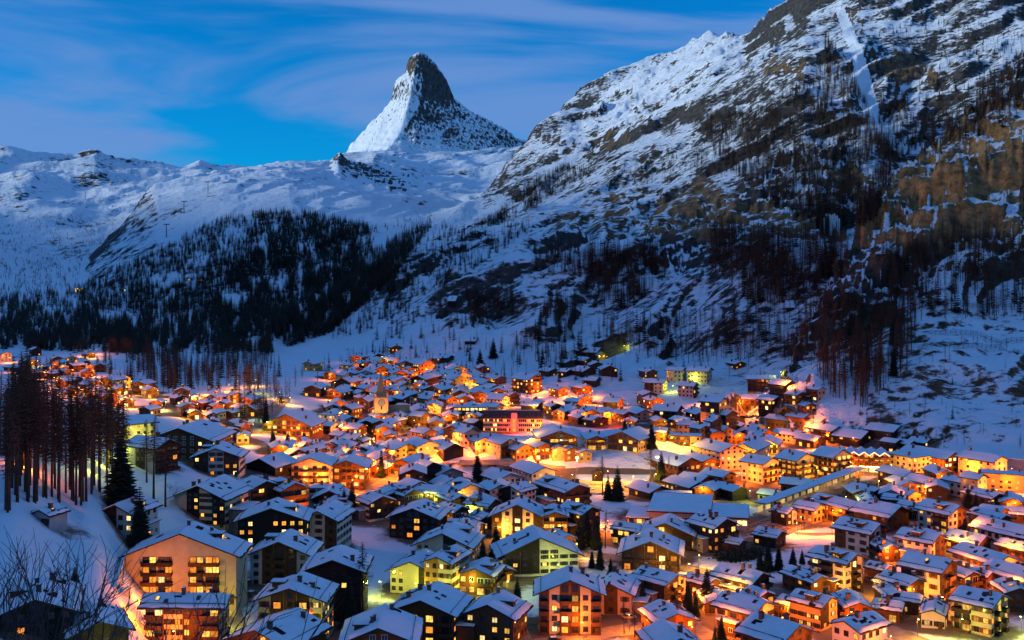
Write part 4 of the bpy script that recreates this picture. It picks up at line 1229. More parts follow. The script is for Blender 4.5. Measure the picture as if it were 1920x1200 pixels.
            for s in range(lev):
                z0 = s * sh + (0.28 if bal else 0.95)
                if s >= storeys: z0 = E + .25
                if bal:
                    pos = [(u0 + u1) / 2] if bw < 4.5 else [u0 + bw * .28, u0 + bw * .72]
                    ww, wh = min(1.9, bw * .4 if bw >= 4.5 else bw * .6), min(2.05, sh - .55)
                else:
                    cols = max(1, int(round(bw / (3.1 if near else 3.4))))
                    pos = [u0 + bw * (j + .5) / cols for j in range(cols)]
                    ww, wh = min(1.35, bw / cols * .5), min(1.35, sh * .5)
                for u in pos:
                    if z0 + wh > roofz(u) - .25: continue
                    pane = lit_pane(lit * (0.4 if s >= storeys else 1), r, warm)
                    fr = 'frame_brown' if fr_dark else 'frame_white'
                    if near:
                        put('window', window_mesh(round(ww * 5) / 5, round(wh * 5) / 5, pane, fr, 2, sh_mat if (c == 'p' and not bal) else None), root, loc(u, z0, off), ang)
                    else:
                        far_win.box(u - ww / 2, u + ww / 2, -.05 - off, .02 - off, z0, z0 + wh, pane, T)
                if bal and (s > 0 or E > 7) and s < storeys:
                    tm = 'timber_dark' if c == 'd' else ('timber_brown' if c == 'b' else r.choice(('timber_dark', 'timber_brown')))
                    if near: put('balcony', balcony_mesh(bw - .15, tm), root, loc((u0 + u1) / 2, s * sh + .06, off), ang)
                    else:
                        uc = (u0 + u1) / 2; zz = s * sh + .06
                        balcony_shape(far_bal, bw - .15, tm, lambda p: T((p[0] + uc, p[1] - off, p[2] + zz)), 1.1)
    facade(front, W, 'f', roof == 'g')
    if rot > 6: facade(side, D, 'l', False)
    elif rot < -6: facade(side, D, 'r', False)
    if abs(rot) <= 6: facade(side if len(side) < 3 else 'p', D, 'l', False); facade(side if len(side) < 3 else 'p', D, 'r', False)
    for mm, nm in ((far_win, 'window_rows'), (far_bal, 'balcony_rows')):
        if mm.f:
            o = mm.build(nm, root); o['kind'] = 'stuff'
    # front door
    def fd():
        mm = MB(); mm.box(-.6, .6, -.08, .02, 0, 2.1, 'frame_brown'); mm.box(-.48, .48, -.1, -.079, .1, 1.98, 'timber_brown'); return mm.mesh('door')
    if near: put('door', cached('door', fd), root, (W * .5 - 1.2, -D / 2 - .07 - (.08 if base else 0), 0.0))
    HOUSES.append((X, Y, W / 2 + 1.2, D / 2 + 1.2, a, E))
    kd = kind or ('apartment block' if E > 11 else ('chalet' if wall in 'BRKT' else 'house'))
    root['category'] = kd
    if not name: root.name = {'apartment block': 'apartment_block', 'chalet': 'chalet', 'house': 'house', 'hotel': 'hotel', 'hut': 'hut'}.get(kd, 'house')
    sw = 'small' if W * D < 130 else ('large' if W * D > 380 else '')
    fe = 'with balconies' if any(ch in front + side for ch in 'bdc') else ('with many lit windows' if lit > .5 else ('with few lit windows' if lit < .22 else 'with lit windows'))
    root['_desc'] = ' '.join(x for x in (sw, WALL[wall][1], kd, fe) if x)
    root['_px'] = [960 + X / Y * FOC, HOR - (Z + E * .5 - CAM_Z) / Y * FOC]
    root['group'] = 'chalets, houses and blocks of the village'
    for g in glow:
        # a street lamp in front of the facade that catches its light
        if g in 'oyg':
            d = D / 2 + 5.0; lx, ly = X + math.sin(a) * d + math.cos(a) * W * .2, Y - math.cos(a) * d + math.sin(a) * W * .2
        else:
            s = -1 if rot > 0 else 1; d = W / 2 + 5.0; lx, ly = X + s * math.cos(a) * d, Y + s * math.sin(a) * d
        LAMPS_WANTED.append((lx, ly, g.lower()))
    return root

def finish_labels(landmarks):
    """labels say which building: its look, then its rank from something one can find"""
    from collections import defaultdict
    todo = [o for o in COL.objects if '_desc' in o]
    g = defaultdict(list)
    for o in todo:
        if o['label']: continue
        p = o['_px']
        nm = min(landmarks, key=lambda k: math.hypot(p[0] - landmarks[k][0], (p[1] - landmarks[k][1]) * 1.3))
        g[(o['_desc'], nm)].append((math.hypot(p[0] - landmarks[nm][0], (p[1] - landmarks[nm][1]) * 1.3), o))
    for (d, nm), v in g.items():
        v.sort(key=lambda t: t[0])
        for i, (_, o) in enumerate(v):
            o['label'] = f'{d}, {ORD[i]} closest to the {nm}' if len(v) > 1 else f'{d}, beside the {nm}'
    for o in todo:
        del o['_desc']; del o['_px']

# px, foot row, gable width, length, eaves height (photo pixels), turn, wall, front bays, side bays, lit, lamps, roof, label
H = [
 (75, 1196, 130, 110, 48, 18, 'K', 'p', 'p', .18, '', 'g', 'dark timber chalet with white ground floor behind the bare branches'),
 (178, 1222, 105, 90, 34, 28, 'K', 'p', 'p', .05, 'g', 'g', 'low dark house with green-lit wall behind the bare twigs'),
 (92, 988, 44, 34, 22, -18, 'g', 'p', '.', .0, '', 'g', 'small grey hut alone on the snow below the grove'),
 (243, 1016, 68, 60, 55, -14, 'w', 'tp', 'p', .4, '', 'g', 'white house with a brown left half below the larch grove'),
 (352, 1131, 206, 62, 92, 0, 'c', '.cc.cc.', '.', .9, '', 'g', 'biggest cream apartment block with two bays of lit balconies'),
 (352, 1216, 62, 140, 78, 88, 'c', 'p', 'bptb', .35, 'OO', 'g', 'orange-lit long house with snowy roof before the biggest apartment block'),
 (556, 1206, 122, 70, 84, -3, 'c', 'pbtbp', 'p', .45, 'g', 'g', 'cream gabled house with brown balconies and a red star light'),
 (520, 1262, 132, 90, 62, -22, 'B', 'p', 'p', .2, 'o', 'g', 'house whose pink-tinged snowy roof fills the lower edge'),
 (715, 1258, 132, 90, 60, 2, 'B', 'p', 'p', .2, '', 'g', 'house with ribbed snowy roof at the lower edge'),
 (535, 1099, 110, 62, 62, -3, 'w', 'ptbtp', 'p', .05, '', 'g', 'white house with dark brown middle bay and shuttered windows'),
 (632, 1162, 105, 70, 96, 0, 'K', 'p', 'p', .12, '', 'g', 'tall black timber house behind the star-lit house'),
 (515, 1036, 124, 60, 62, 4, 'K', 'pgpk'.replace('g', '.'), 'p', .5, '', 'g', 'wide dark gabled block with scattered lit windows'),
 (612, 1033, 72, 62, 60, -10, 'w', 'ppt', 'p', .05, '', 'g', 'white house with brown right bay beside the snowy meadow'),
 (397, 986, 104, 70, 54, -12, 'c', '.kpk', 'p', .2, '', 'g', 'cream house with black vertical panels above the biggest block'),
 (412, 893, 84, 50, 38, 4, 'w', 'tpt', 'p', .4, '', 'g', 'white house with brown upper corners on the garden snow'),
 (285, 886, 58, 76, 47, 62, 'g', 'dd', '.k.', .12, '', 'g', 'grey block with stacked balconies behind the lone larches'),
 (358, 862, 126, 80, 40, -5, 'B', 'ptpt', 'p', .3, '', 'g', 'broad brown chalet with a row of orange windows'),
 (250, 832, 48, 66, 38, -48, 'c', 'p', 'p', .3, 'gG', 'g', 'house with yellow-green lit walls beside the larch grove'),
 (161, 790, 46, 40, 28, 0, 'c', 'p', 'p', .0, '', 'g', 'pale house half hidden behind the larch grove'),
 (485, 952, 60, 60, 36, 38, 'c', 'bt', 'pp', .2, '', 'g', None),
 (538, 965, 54, 62, 46, 38, 'w', 'bb', 'pt', .15, 'o', 'g', None),
 (508, 890, 62, 50, 16, -20, 'K', 'p', 'p', .2, '', 'g', None),
 (588, 906, 70, 50, 36, 0, 'c', 'cccc', 'p', .7, 'o', 'g', 'cream house with four rows of glowing balconies'),
 (655, 913, 70, 50, 38, 0, 'R', 'bbb', 'p', .3, 'o', 'g', 'red-brown hotel with broad balconies beside the green-lit lane'),
 (612, 940, 34, 60, 24, 88, 'c', 'p', 'pp', .1, '', 'f', None),
 (622, 952, 58, 46, 20, 2, 'K', 'p', 'p', .1, '', 'g', 'upper of two stepped snowy roofs beside the dark spruces'),
 (626, 972, 56, 40, 18, 2, 'K', 'p', 'p', .1, '', 'g', 'lower of two stepped snowy roofs beside the dark spruces'),
 (705, 977, 54, 50, 34, 34, 'w', 'kt', 'pp', .3, '', 'g', 'white house with dark gable at the head of the snowy meadow'),
 (785, 1010, 92, 56, 40, -10, 'K', 'pdp', 'p', .12, '', 'g', 'dark house with white base at the side of the snowy meadow'),
 (850, 966, 40, 40, 28, 30, 'B', 'b', 'p', .2, 'g', 'g', None),
 (905, 978, 44, 50, 30, 58, 'w', 'b', 'pp', .1, 'gG', 'g', 'house washed by green light behind the long hotel'),
 (812, 950, 42, 62, 25, 72, 'c', 'p', 'pkp', .15, 'y', 'g', 'cream house with three skylights beside the curved balconies'),
 (872, 950, 58, 46, 30, 20, 'c', 'ccc', 'c', .6, 'y', 'g', 'cream block wrapped in lit balconies'),
 (925, 950, 44, 46, 32, 34, 'w', 'pcp', 'cc', .3, '', 'g', None),
 (972, 955, 46, 46, 34, -38, 'w', 'kp', 'pp', .15, '', 'g', None),
 (1055, 957, 58, 72, 37, 30, 'B', 'bbb', 'bp', .35, '', 'g', 'brown hotel wing south of the orange-lit square'),
 (975, 1014, 98, 50, 46, -8, 'w', 'kpdpk', 'p', .4, 'y', 'g', 'long hotel wing with white and black bays'),
 (1040, 1017, 46, 46, 50, 0, 'w', 'bb', 'p', .7, 'y', 'g', 'glowing gabled middle of the long hotel'),
 (1086, 1013, 50, 62, 50, 40, 'K', 'p', 'pk', .15, '', 'g', 'black end wing of the long hotel'),
 (866, 1032, 60, 50, 34, 0, 'p', 'pkp', 'p', .05, '', 'g', 'pinkish gabled house with a dark middle window strip'),
 (842, 1064, 104, 62, 42, -12, 'w', 'p.dp', 'p', .12, '', 'g', 'wide white gabled block with one dark balcony bay'),
 (838, 1122, 56, 60, 68, -20, 'c', 'np', 'p', .2, 'g', 'g', 'tall cream house with tan wooden corner'),
 (785, 1114, 84, 60, 44, -14, 'c', 'p.k', 'p', .1, 'g', 'g', 'cream house lit yellow at the base beside the feathery larch'),
 (806, 1208, 122, 78, 62, -12, 'B', 'pbbb', 'p', .35, '', 'g', 'large brown glazed chalet with a tall chimney'),
 (902, 1116, 66, 50, 38, -15, 'R', 'pb', 'b', .3, '', 'g', 'red-brown chalet with red curtains beside the lit path'),
 (1005, 1080, 148, 62, 40, 8, 'w', 'kkpp', 'k', .22, 'g', 'g', 'wide house half black timber and half pinkish white'),
 (930, 1207, 98, 62, 54, -18, 'B', 'pp', 'p', .55, '', 'g', 'dark brown chalet with two rows of glowing windows'),
 (1068, 1187, 116, 62, 78, -2, 'c', 'bpbbpb', 'p', .25, 'oo', 'g', 'red timber block with cream columns lit orange'),
 (1152, 1152, 78, 62, 42, -14, 'p', 'ptp', 'p', .05, '', 'g', 'pinkish plaster house with brown top beside the red timber block'),
 (1236, 1137, 64, 76, 44, 44, 'c', 'kdp', 'pkk', .25, 'o', 'g', 'house with black front and glowing stair windows'),
 (1222, 1070, 108, 70, 34, -10, 'g', 'ddddd', 'p', .35, 'y', 'g', 'grey lattice-fronted hotel with patchy snow on its roof'),
 (1178, 1022, 40, 46, 27, 58, 'c', 'd', 'cc', .4, 'y', 'g', 'left wing of the black hotel group near the flat hall'),
 (1252, 1032, 98, 52, 31, -15, 'K', 'pdp', 'p', .25, 'y', 'g', 'broad black gable in the middle of the hotel group'),
 (1336, 1035, 60, 66, 47, 34, 'K', 'pd', 'pp', .5, '', 'g', 'black right wing of the hotel group with lit stair windows'),
 (1390, 1122, 64, 82, 31, 44, 'g', 'bb', 'pp', .12, '', 'g', 'grey house with brown balconies beside the curving road'),
 (1396, 1192, 74, 82, 44, 44, 'p', 'bp', 'pbb', .4, 'oO', 'g', 'pinkish house with violet snowy roof and lit entrance'),
 (1525, 1182, 60, 66, 47, 44, 'o', 'kp', 'pp', .4, 'oO', 'g', 'ochre house with three skylights lit orange'),
 (1252, 1200, 76, 56, 37, 15, 'R', 'bp', 'p', .35, 'o', 'g', 'red chalet with dormer and red shutters'),
 (1258, 1256, 90, 70, 44, 10, 'B', 'p', 'p', .2, '', 'g', 'house with ribbed blue roof cut by the lower edge beside the red chalet'),
 (1455, 1246, 100, 92, 46, 40, 'B', 'p', 'p', .2, 'o', 'g', 'house with a bare roof patch cut by the lower edge'),
 (1612, 1226, 64, 82, 46, -54, 'w', 'p', 'p', .1, 'oO', 'g', 'white hall with a smooth blue roof and orange-lit gable'),
 (1838, 1192, 78, 72, 58, 44, 'c', 'pdpdp', 'cp', .3, 'g', 'g', 'cream balcony block at the lower corner with yellow-lit foot'),
 (1742, 1130, 74, 76, 60, 44, 'w', 'kbk', 'kpp', .2, 'oO', 'g', 'white and black block with a long roof terrace'),
 (1568, 1114, 64, 76, 60, 42, 'w', 'pd.', 'cdp', .15, '', 'g', 'white block with dark balconies beside the snowy lawn'),
 (1613, 1040, 62, 72, 42, 42, 'w', 'tpt', 'tpp', .05, '', 'g', 'white house with brown corner strips beside the pink snow field'),
 (1726, 1057, 60, 66, 42, 44, 'w', 'pkt', 'pp', .12, 'o', 'g', 'white house with dark brown gable above the roof terrace block'),
 (1652, 997, 74, 72, 31, 40, 'K', 'pp', 'pp', .05, '', 'g', 'large dark chalet with the widest unbroken roof'),
 (1766, 1002, 56, 66, 40, 34, 'w', 'pt', 'pb', .15, 'o', 'g', 'white house with brown upper corner behind the bare trees'),
 (1648, 1097, 36, 40, 28, 40, 'R', 'p', 'p', .35, 'o', 'g', 'small red chalet squeezed behind the white balcony block'),
 (1662, 1114, 40, 34, 11, 38, 'B', 'p', 'p', .4, 'y', 'g', 'low hut with garden lights beside the white balcony block'),
 (1694, 1154, 40, 62, 25, 58, 'K', 'p', 'pp', .8, 'y', 'g', 'low dark restaurant with a row of glowing windows'),
 (1846, 1087, 64, 70, 33, 22, 'c', 'tp', 'pp', .25, 'oO', 'g', 'golden-lit chalet with a cross gable'),
 (1838, 1106, 34, 40, 24, 40, 'R', 'p', 'p', .2, 'o', 'g', 'small red chalet below the golden-lit one'),
 (1906, 1118, 62, 72, 30, 24, 'B', 'bb', 'bp', .3, '', 'g', 'brown balcony chalet cut by the frame above the corner block'),
 (1815, 1037, 54, 62, 18, 40, 'R', 'p', 'p', .3, 'o', 'g', None),
 (1888, 1022, 60, 76, 17, 30, 'w', 'p', 'p', .15, '', 'g', None),
 (1896, 980, 36, 92, 14, 68, 'B', 'p', 'pp', .1, '', 'g', None),
 (1912, 1052, 40, 50, 18, 30, 'R', 'p', 'p', .2, 'o', 'g', None),
 (1443, 1027, 40, 46, 20, 48, 'K', 'p', 'p', .1, '', 'g', 'small dark chalet on a white base beside the pink snow field'),
 (1373, 1037, 30, 42, 6, 48, 'B', '.', '.', .0, '', 'g', 'low shed with a clean snow roof behind the hedge'),
 (1470, 987, 32, 36, 24, 40, 'w', 'kp', 'k', .3, '', 'g', None),
 (1517, 982, 40, 44, 26, 42, 'o', 'p', 'p', .25, 'oO', 'g', 'bright orange house at the head of the pink snow field'),
 (1570, 982, 50, 62, 31, 30, 'c', 'bp', 'pb', .25, '', 'g', None),
 (1625, 937, 38, 46, 14, 20, 'B', 'p', 'p', .2, '', 'g', None),
 (1672, 947, 40, 42, 20, -20, 'p', 'p', 'p', .1, '', 'g', None),
 (1720, 922, 36, 40, 18, 28, 'w', 'p', 'p', .2, 'o', 'g', None),
 (1757, 937, 38, 40, 21, -20, 'K', 'p', 'p', .1, '', 'g', None),
 (1700, 943, 30, 32, 15, 20, 'o', 'p', 'p', .2, 'o', 'g', None),
 (1826, 938, 34, 34, 40, 38, 'c', 'p', 'p', .5, 'yo', 'g', 'tall narrow cream house lit from below'),
 (1795, 932, 28, 32, 27, 28, 'w', 'p', 'p', .15, '', 'g', None),
 (1425, 907, 48, 50, 38, 40, 'c', 'ccc', 'p', .35, 'oO', 'g', 'block with orange flank and white balconies by the station'),
 (1492, 902, 52, 46, 40, 36, 'c', 'cccc', 'dd', .5, 'y', 'g', 'middle block of the balcony row by the station'),
 (1560, 896, 52, 46, 40, 34, 'c', 'cccc', 'cc', .5, 'y', 'g', 'last block of the balcony row beside the sparkling hotel'),
 (1495, 926, 36, 52, 16, 60, 'B', 'p', 'pp', .1, 'g', 'g', None),
 (1446, 942, 30, 40, 12, 50, 'c', 'p', 'p', .3, 'y', 'g', None),
 (1700, 888, 46, 50, 30, 28, 'c', 'p', 'p', .3, 'o', 'f', None),
 (1745, 886, 46, 70, 28, 30, 'R', 'bb', 'bp', .35, 'oO', 'g', 'long red-brown hotel beside the sparkling hotel'),
 (1842, 898, 46, 52, 34, 30, 'c', 'p', 'p', .25, 'o', 'g', None),
 (1885, 922, 40, 86, 30, 66, 'o', 'p', 'pp', .3, 'oO', 'f', 'ochre flat-roofed block on the orange-lit street'),
 (1348, 882, 54, 56, 38, 26, 'p', 'p', 'p', .25, 'o', 'g', 'salmon-pink block with a row of small dark letters under its gable'),
 (1408, 868, 46, 60, 26, -30, 'c', 'cc', 'p', .45, 'y', 'g', None),
 (1262, 897, 56, 70, 27, 30, 'R', 'bb', 'bp', .25, '', 'g', 'dark brown hotel behind the trees beside the rink'),
 (1312, 890, 46, 50, 24, 22, 'R', 'bb', 'p', .35, 'o', 'g', None),
 (1305, 918, 42, 52, 17, 40, 'K', 'p', 'p', .1, '', 'g', None),
 (1347, 912, 40, 50, 19, 40, 'R', 'b', 'p', .15, '', 'g', None),
 (1285, 928, 42, 50, 16, 30, 'K', 'p', 'p', .15, '', 'g', None),
 (1330, 936, 38, 40, 18, -30, 'B', 'p', 'p', .15, '', 'g', None),
 (1368, 938, 36, 40, 18, 30, 'K', 'p', 'p', .1, 'g', 'g', None),
 (1218, 936, 50, 46, 15, 30, 'K', 'p', 'p', .12, '', 'g', None),
 (1263, 938, 24, 66, 9, 80, 'c', 'p', 'pp', .3, 'y', 'f', None),
 (1042, 843, 70, 60, 24, 6, 'o', 'bbbb', 'p', .5, 'yyY', 'g', 'yellow-lit wide gabled hotel behind the rink'),
 (1114, 843, 36, 46, 20, 4, 'o', 'bb', 'p', .5, 'y', 'g', 'narrow yellow-lit gable next to the wide hotel'),
 (1182, 847, 62, 50, 24, -30, 'o', 'bbb', 'p', .3, 'y', 'g', None),
 (972, 864, 40, 42, 21, 34, 'T', 'pp', 'p', .35, 'o', 'g', None),
 (1010, 862, 36, 40, 24, 22, 'T', 'bb', 'p', .35, 'o', 'g', None),
 (1040, 860, 26, 40, 20, 15, 'o', 'p', 'p', .3, 'y', 'g', None),
 (1066, 863, 30, 36, 20, 15, 'T', 'p', 'p', .4, 'oy', 'g', None),
 (1092, 866, 26, 30, 16, 10, 'o', 'p', 'p', .3, 'y', 'g', None),
 (938, 858, 36, 46, 26, 30, 'c', 'bp', 'p', .2, 'y', 'g', None),
 (895, 850, 34, 36, 24, 30, 'c', 'p', 'p', .15, '', 'g', None),
 (872, 836, 32, 34, 24, 30, 'p', 'p', 'p', .1, 'o', 'g', None),
 (838, 862, 42, 40, 20, 30, 'K', 'p', 'p', .05, '', 'g', None),
 (790, 862, 44, 42, 24, 30, 'p', 'p', 'p', .12, 'o', 'g', None),
 (750, 868, 50, 46, 27, 30, 'o', 'pb', 'p', .15, 'yo', 'g', 'yellow house with balconies above the bare orange yard'),
 (712, 882, 40, 42, 22, 30, 'c', 'p', 'p', .3, 'o', 'g', None),
 (800, 905, 40, 44, 28, 35, 'K', 'p', 'p', .06, '', 'g', None),
 (835, 905, 50, 40, 16, 25, 'p', 'p', 'p', .1, '', 'g', None),
 (838, 925, 46, 42, 16, 32, 'K', 'p', 'p', .1, '', 'g', None),
 (775, 940, 46, 46, 26, 35, 'K', 'p', 'p', .15, 'g', 'g', None),
 (940, 920, 52, 46, 22, 30, 'w', 'pp', 'p', .1, '', 'g', None),
 (1000, 910, 50, 56, 25, 28, 'w', 'p', 'pp', .3, 'o', 'g', 'white house with one bright window band beside the orange-lit square'),
 (550, 817, 94, 50, 20, -10, 'R', 'bbbbb', 'p', .7, 'ooo', 'g', 'wide glowing timber hotel below the stream'),
 (617, 803, 26, 34, 24, 68, 'w', 'p', 'ppp', .5, 'y', 'f', 'white block with many lit windows left of the church'),
 (690, 812, 38, 36, 17, 0, 'K', 'pkp', 'p', .3, '', 'g', 'dark house with a white chimney wall below the church'),
 (882, 787, 26, 62, 23, 88, 'o', 'b', 'bbbb', .85, 'YY', 'f', 'glowing gold hotel with rows of balconies'),
 (988, 738, 36, 42, 27, 44, 'B', 'b', 'bp', .5, 'oo', 'g', 'hotel on the rocky knoll with one red-lit wall'),
 (928, 722, 24, 30, 12, 30, 'R', 'p', 'p', .2, '', 'g', None),
 (905, 700, 22, 28, 10, 10, 'R', 'p', 'p', .15, '', 'g', 'small red block alone on the white slope'),
 (1215, 714, 22, 24, 17, 20, 'B', 'p', 'p', .3, '', 'g', None),
 (1268, 716, 26, 30, 21, 60, 'c', 'p', 'pp', .2, 'g', 'g', None),
 (1312, 718, 30, 38, 22, 62, 'c', 'p', 'ppp', .15, '', 'g', None),
 (1230, 738, 26, 36, 20, 62, 'c', 'p', 'bp', .2, 'g', 'g', None),
 (1290, 746, 26, 30, 22, 60, 'p', 'b', 'pp', .2, '', 'g', None),
 (1213, 760, 28, 24, 20, 15, 'B', 'b', 'p', .2, '', 'g', None),
 (1225, 768, 26, 26, 18, 15, 'R', 'p', 'p', .3, 'o', 'g', None),
 (1252, 790, 40, 44, 20, 65, 'g', 'b', 'bb', .2, '', 'g', None),
 (1200, 788, 34, 34, 13, 15, 'p', 'p', 'p', .1, '', 'g', None),
 (1426, 734, 26, 48, 23, 78, 'o', 'b', 'bbb', .4, 'g', 'g', None),
 (1468, 742, 34, 36, 21, 36, 'K', 'p', 'pp', .45, '', 'g', None),
 (1530, 752, 22, 26, 22, 36, 'p', 'p', 'b', .4, '', 'g', None),
 (1492, 764, 26, 28, 19, 34, 'w', 'b', 'bb', .6, '', 'g', None),
 (1510, 776, 26, 24, 17, 20, 'R', 'b', 'p', .4, 'o', 'g', None),
 (1396, 771, 28, 46, 20, 70, 'B', 'b', 'bb', .35, 'oO', 'g', None),
 (1338, 772, 34, 38, 21, 55, 'o', 'p', 'bb', .25, 'oO', 'g', None),
 (1446, 775, 34, 34, 19, 34, 'K', 'pp', 'bb', .4, 'o', 'g', None),
 (1312, 795, 36, 34, 20, 15, 'B', 'bb', 'p', .2, '', 'g', None),
 (1358, 800, 30, 36, 22, 36, 'R', 'p', 'p', .2, 'o', 'g', None),
 (1400, 812, 34, 56, 12, 72, 'w', 'p', 'cc', .5, '', 'f', None),
 (1466, 805, 30, 50, 15, 40, 'B', 'p', 'p', .2, 'o', 'g', None),
 (1500, 800, 30, 40, 15, 34, 'R', 'p', 'p', .2, 'o', 'g', None),
 (1480, 832, 32, 50, 16, 40, 'c', 'p', 'p', .1, 'o', 'g', None),
 (1545, 826, 34, 46, 20, 30, 'R', 'bb', 'b', .3, 'oO', 'g', None),
 (1520, 840, 34, 44, 14, 34, 'R', 'b', 'b', .3, 'o', 'g', None),
 (1440, 850, 42, 40, 18, -20, 'c', 'cc', 'p', .4, 'y', 'g', None),
 (1425, 830, 40, 36, 16, 20, 'B', 'p', 'p', .2, 'o', 'g', None),
 (1660, 832, 48, 52, 22, 44, 'K', 'pd', 'p', .1, '', 'g', 'dark block on the edge of the terraced snow slope'),
 (1600, 838, 46, 54, 18, 42, 'K', 'd', 'd', .12, '', 'g', 'dark block with a snowy terrace beside the slope'),
 (1672, 850, 26, 30, 20, 38, 'w', 'd', 'd', .15, '', 'g', None),
 (1698, 850, 26, 30, 17, 38, 'w', 'd', 'd', .2, '', 'g', None),
 (1727, 842, 30, 34, 16, 38, 'K', 'p', 'p', .25, '', 'g', None),
 (1240, 815, 40, 36, 16, -20, 'o', 'p', 'p', .3, 'y', 'g', None),
 (1285, 838, 34, 60, 20, 76, 'o', 'p', 'bbp', .25, 'Y', 'f', 'yellow-lit flat-roofed hotel behind the golden trees'),
 (1330, 828, 36, 36, 14, 20, 'T', 'p', 'p', .2, 'o', 'g', None),
 (1375, 832, 36, 36, 14, 15, 'B', 'p', 'p', .2, '', 'g', None),
 # small chalets on the slope above the village
 (1087, 668, 24, 22, 9, 30, 'K', 'p', 'p', .15, '', 'g', None), (1075, 684, 20, 20, 8, 30, 'R', 'p', 'p', .3, '', 'g', None),
 (1060, 690, 22, 22, 10, 30, 'B', 'p', 'p', .2, '', 'g', None), (1095, 686, 24, 24, 10, 30, 'B', 'p', 'p', .1, '', 'g', None),
 (1120, 678, 22, 20, 11, 30, 'T', 'b', 'p', .3, 'g', 'g', None), (1118, 692, 26, 22, 9, 5, 'B', 'p', 'p', .2, '', 'g', None),
 (1095, 706, 30, 26, 10, 30, 'K', 'p', 'p', .1, '', 'g', None), (1140, 704, 30, 26, 12, 5, 'K', 'p', 'p', .15, '', 'g', None),
 (1062, 706, 22, 22, 9, 40, 'K', 'p', 'p', .1, '', 'g', None), (1030, 706, 26, 24, 10, 30, 'B', 'p', 'p', .25, '', 'g', None),
 (1112, 674, 34, 28, 14, 60, 'B', 'b', 'bb', .2, 'g', 'g', None),
 (1047, 745, 22, 24, 15, 30, 'R', 'p', 'p', .35, 'oo', 'g', None), (1090, 742, 24, 26, 15, 30, 'R', 'p', 'p', .3, 'oo', 'g', None),
 (1110, 725, 24, 24, 11, 60, 'K', 'p', 'p', .2, '', 'g', None), (1076, 768, 26, 26, 15, 60, 'R', 'p', 'p', .25, 'o', 'g', None),
 (1108, 788, 28, 30, 18, 60, 'R', 'p', 'p', .25, 'oo', 'g', None), (1150, 772, 30, 28, 18, 60, 'B', 'p', 'p', .25, 'o', 'g', None),
 (1098, 756, 22, 20, 10, 5, 'R', 'p', 'p', .2, 'o', 'g', None), (1148, 760, 22, 22, 12, -20, 'K', 'p', 'p', .15, 'y', 'g', None),
 (836, 680, 22, 22, 9, 60, 'K', 'p', 'pp', .1, '', 'g', None), (822, 682, 20, 20, 10, 60, 'R', 'p', 'p', .2, '', 'g', None), (740, 660, 20, 20, 8, 20, 'R', 'p', 'p', .4, '', 'g', None),
 (724, 685, 22, 38, 9, 75, 'R', 'p', 'pp', .4, 'o', 'g', None), (815, 710, 24, 28, 10, 60, 'K', 'p', 'p', .2, 'g', 'g', None),
 (885, 645, 26, 20, 5, 75, 'K', '.', '.', .0, '', 'g', 'low dark barn on the snow above the village'), (850, 570, 46, 14, 5, 85, 'K', '.', '.', .0, '', 'g', 'ruined dark barn high on the snowy slope'),
 (1480, 582, 50, 14, 5, 80, 'K', '.', '.', .0, '', 'g', 'row of low dark barns below the cliffs'), (1380, 692, 22, 22, 10, 20, 'R', 'p', 'p', .1, '', 'g', 'lone brown chalet under the boulder above the village'),
 (1405, 628, 20, 16, 5, 60, 'T', '.', '.', .1, '', 'g', 'small tan barn among larches below the white terrace'),
 (1560, 292, 12, 12, 5, 10, 'p', 'p', 'p', .9, '', 'g', 'tiny lit hut high in the forest below the couloir'),
]
for _h in H:
    house(*_h[:12], label=_h[12])

# ---- rows of smaller houses that fill the lanes
FILL = [
  ([(560, 730), (700, 700), (850, 705), (960, 760), (900, 800), (820, 850), (700, 880), (560, 880), (520, 850), (600, 830), (620, 760)], 125, (22, 34), 'BBRKwcpoT', .3),
  ([(330, 745), (480, 745), (480, 830), (430, 850), (330, 800)], 30, (20, 28), 'BBKRcp', .3),
  ([(0, 668), (180, 660), (210, 700), (130, 725), (0, 705)], 22, (15, 22), 'BRKcpo', .35),
  ([(90, 720), (260, 720), (330, 745), (330, 790), (215, 765), (100, 760)], 18, (20, 28), 'RRBoc', .35),
  ([(900, 745), (1000, 760), (1180, 790), (1200, 830), (1060, 790), (960, 775)], 16, (20, 28), 'RBoK', .3),
  ([(600, 850), (720, 880), (760, 900), (680, 900), (560, 870), (500, 850)], 8, (26, 34), 'BKRw', .25),
  ([(1220, 800), (1420, 800), (1440, 840), (1300, 850), (1230, 830)], 14, (22, 30), 'BRTo', .25),
  ([(1600, 900), (1800, 905), (1790, 950), (1600, 960)], 9, (26, 36), 'BRKp', .2),
  ([(560, 690), (720, 672), (720, 705), (600, 725)], 12, (18, 24), 'RBKo', .35),
  ([(1280, 1080), (1500, 1110), (1900, 1100), (1920, 1190), (1500, 1190), (1300, 1160)], 14, (38, 52), 'BRKwc', .25),
  ([(560, 900), (760, 890), (1000, 960), (1100, 1100), (900, 1100), (700, 930)], 14, (34, 46), 'BKRw', .25),
  ([(1600, 960), (1900, 960), (1900, 1060), (1640, 1060)], 9, (36, 46), 'BRK', .25),
]
def clear_spot(X, Y, w):
    for hx, hy, hw, hd, a, _e in HOUSES:
        if abs(hx - X) > 50 or abs(hy - Y) > 50: continue
        rr = max(hw, hd) * .5 + min(hw, hd) * .42
        if math.hypot(hx - X, hy - Y) < rr + w * .40: return False
    return True
NOGO = [([(1040, 850), (1215, 848), (1215, 935), (1040, 940)]), ([(1400, 900), (1640, 870), (1640, 930), (1420, 1000)]),
        ([(470, 815), (530, 740), (550, 745), (510, 815)])]
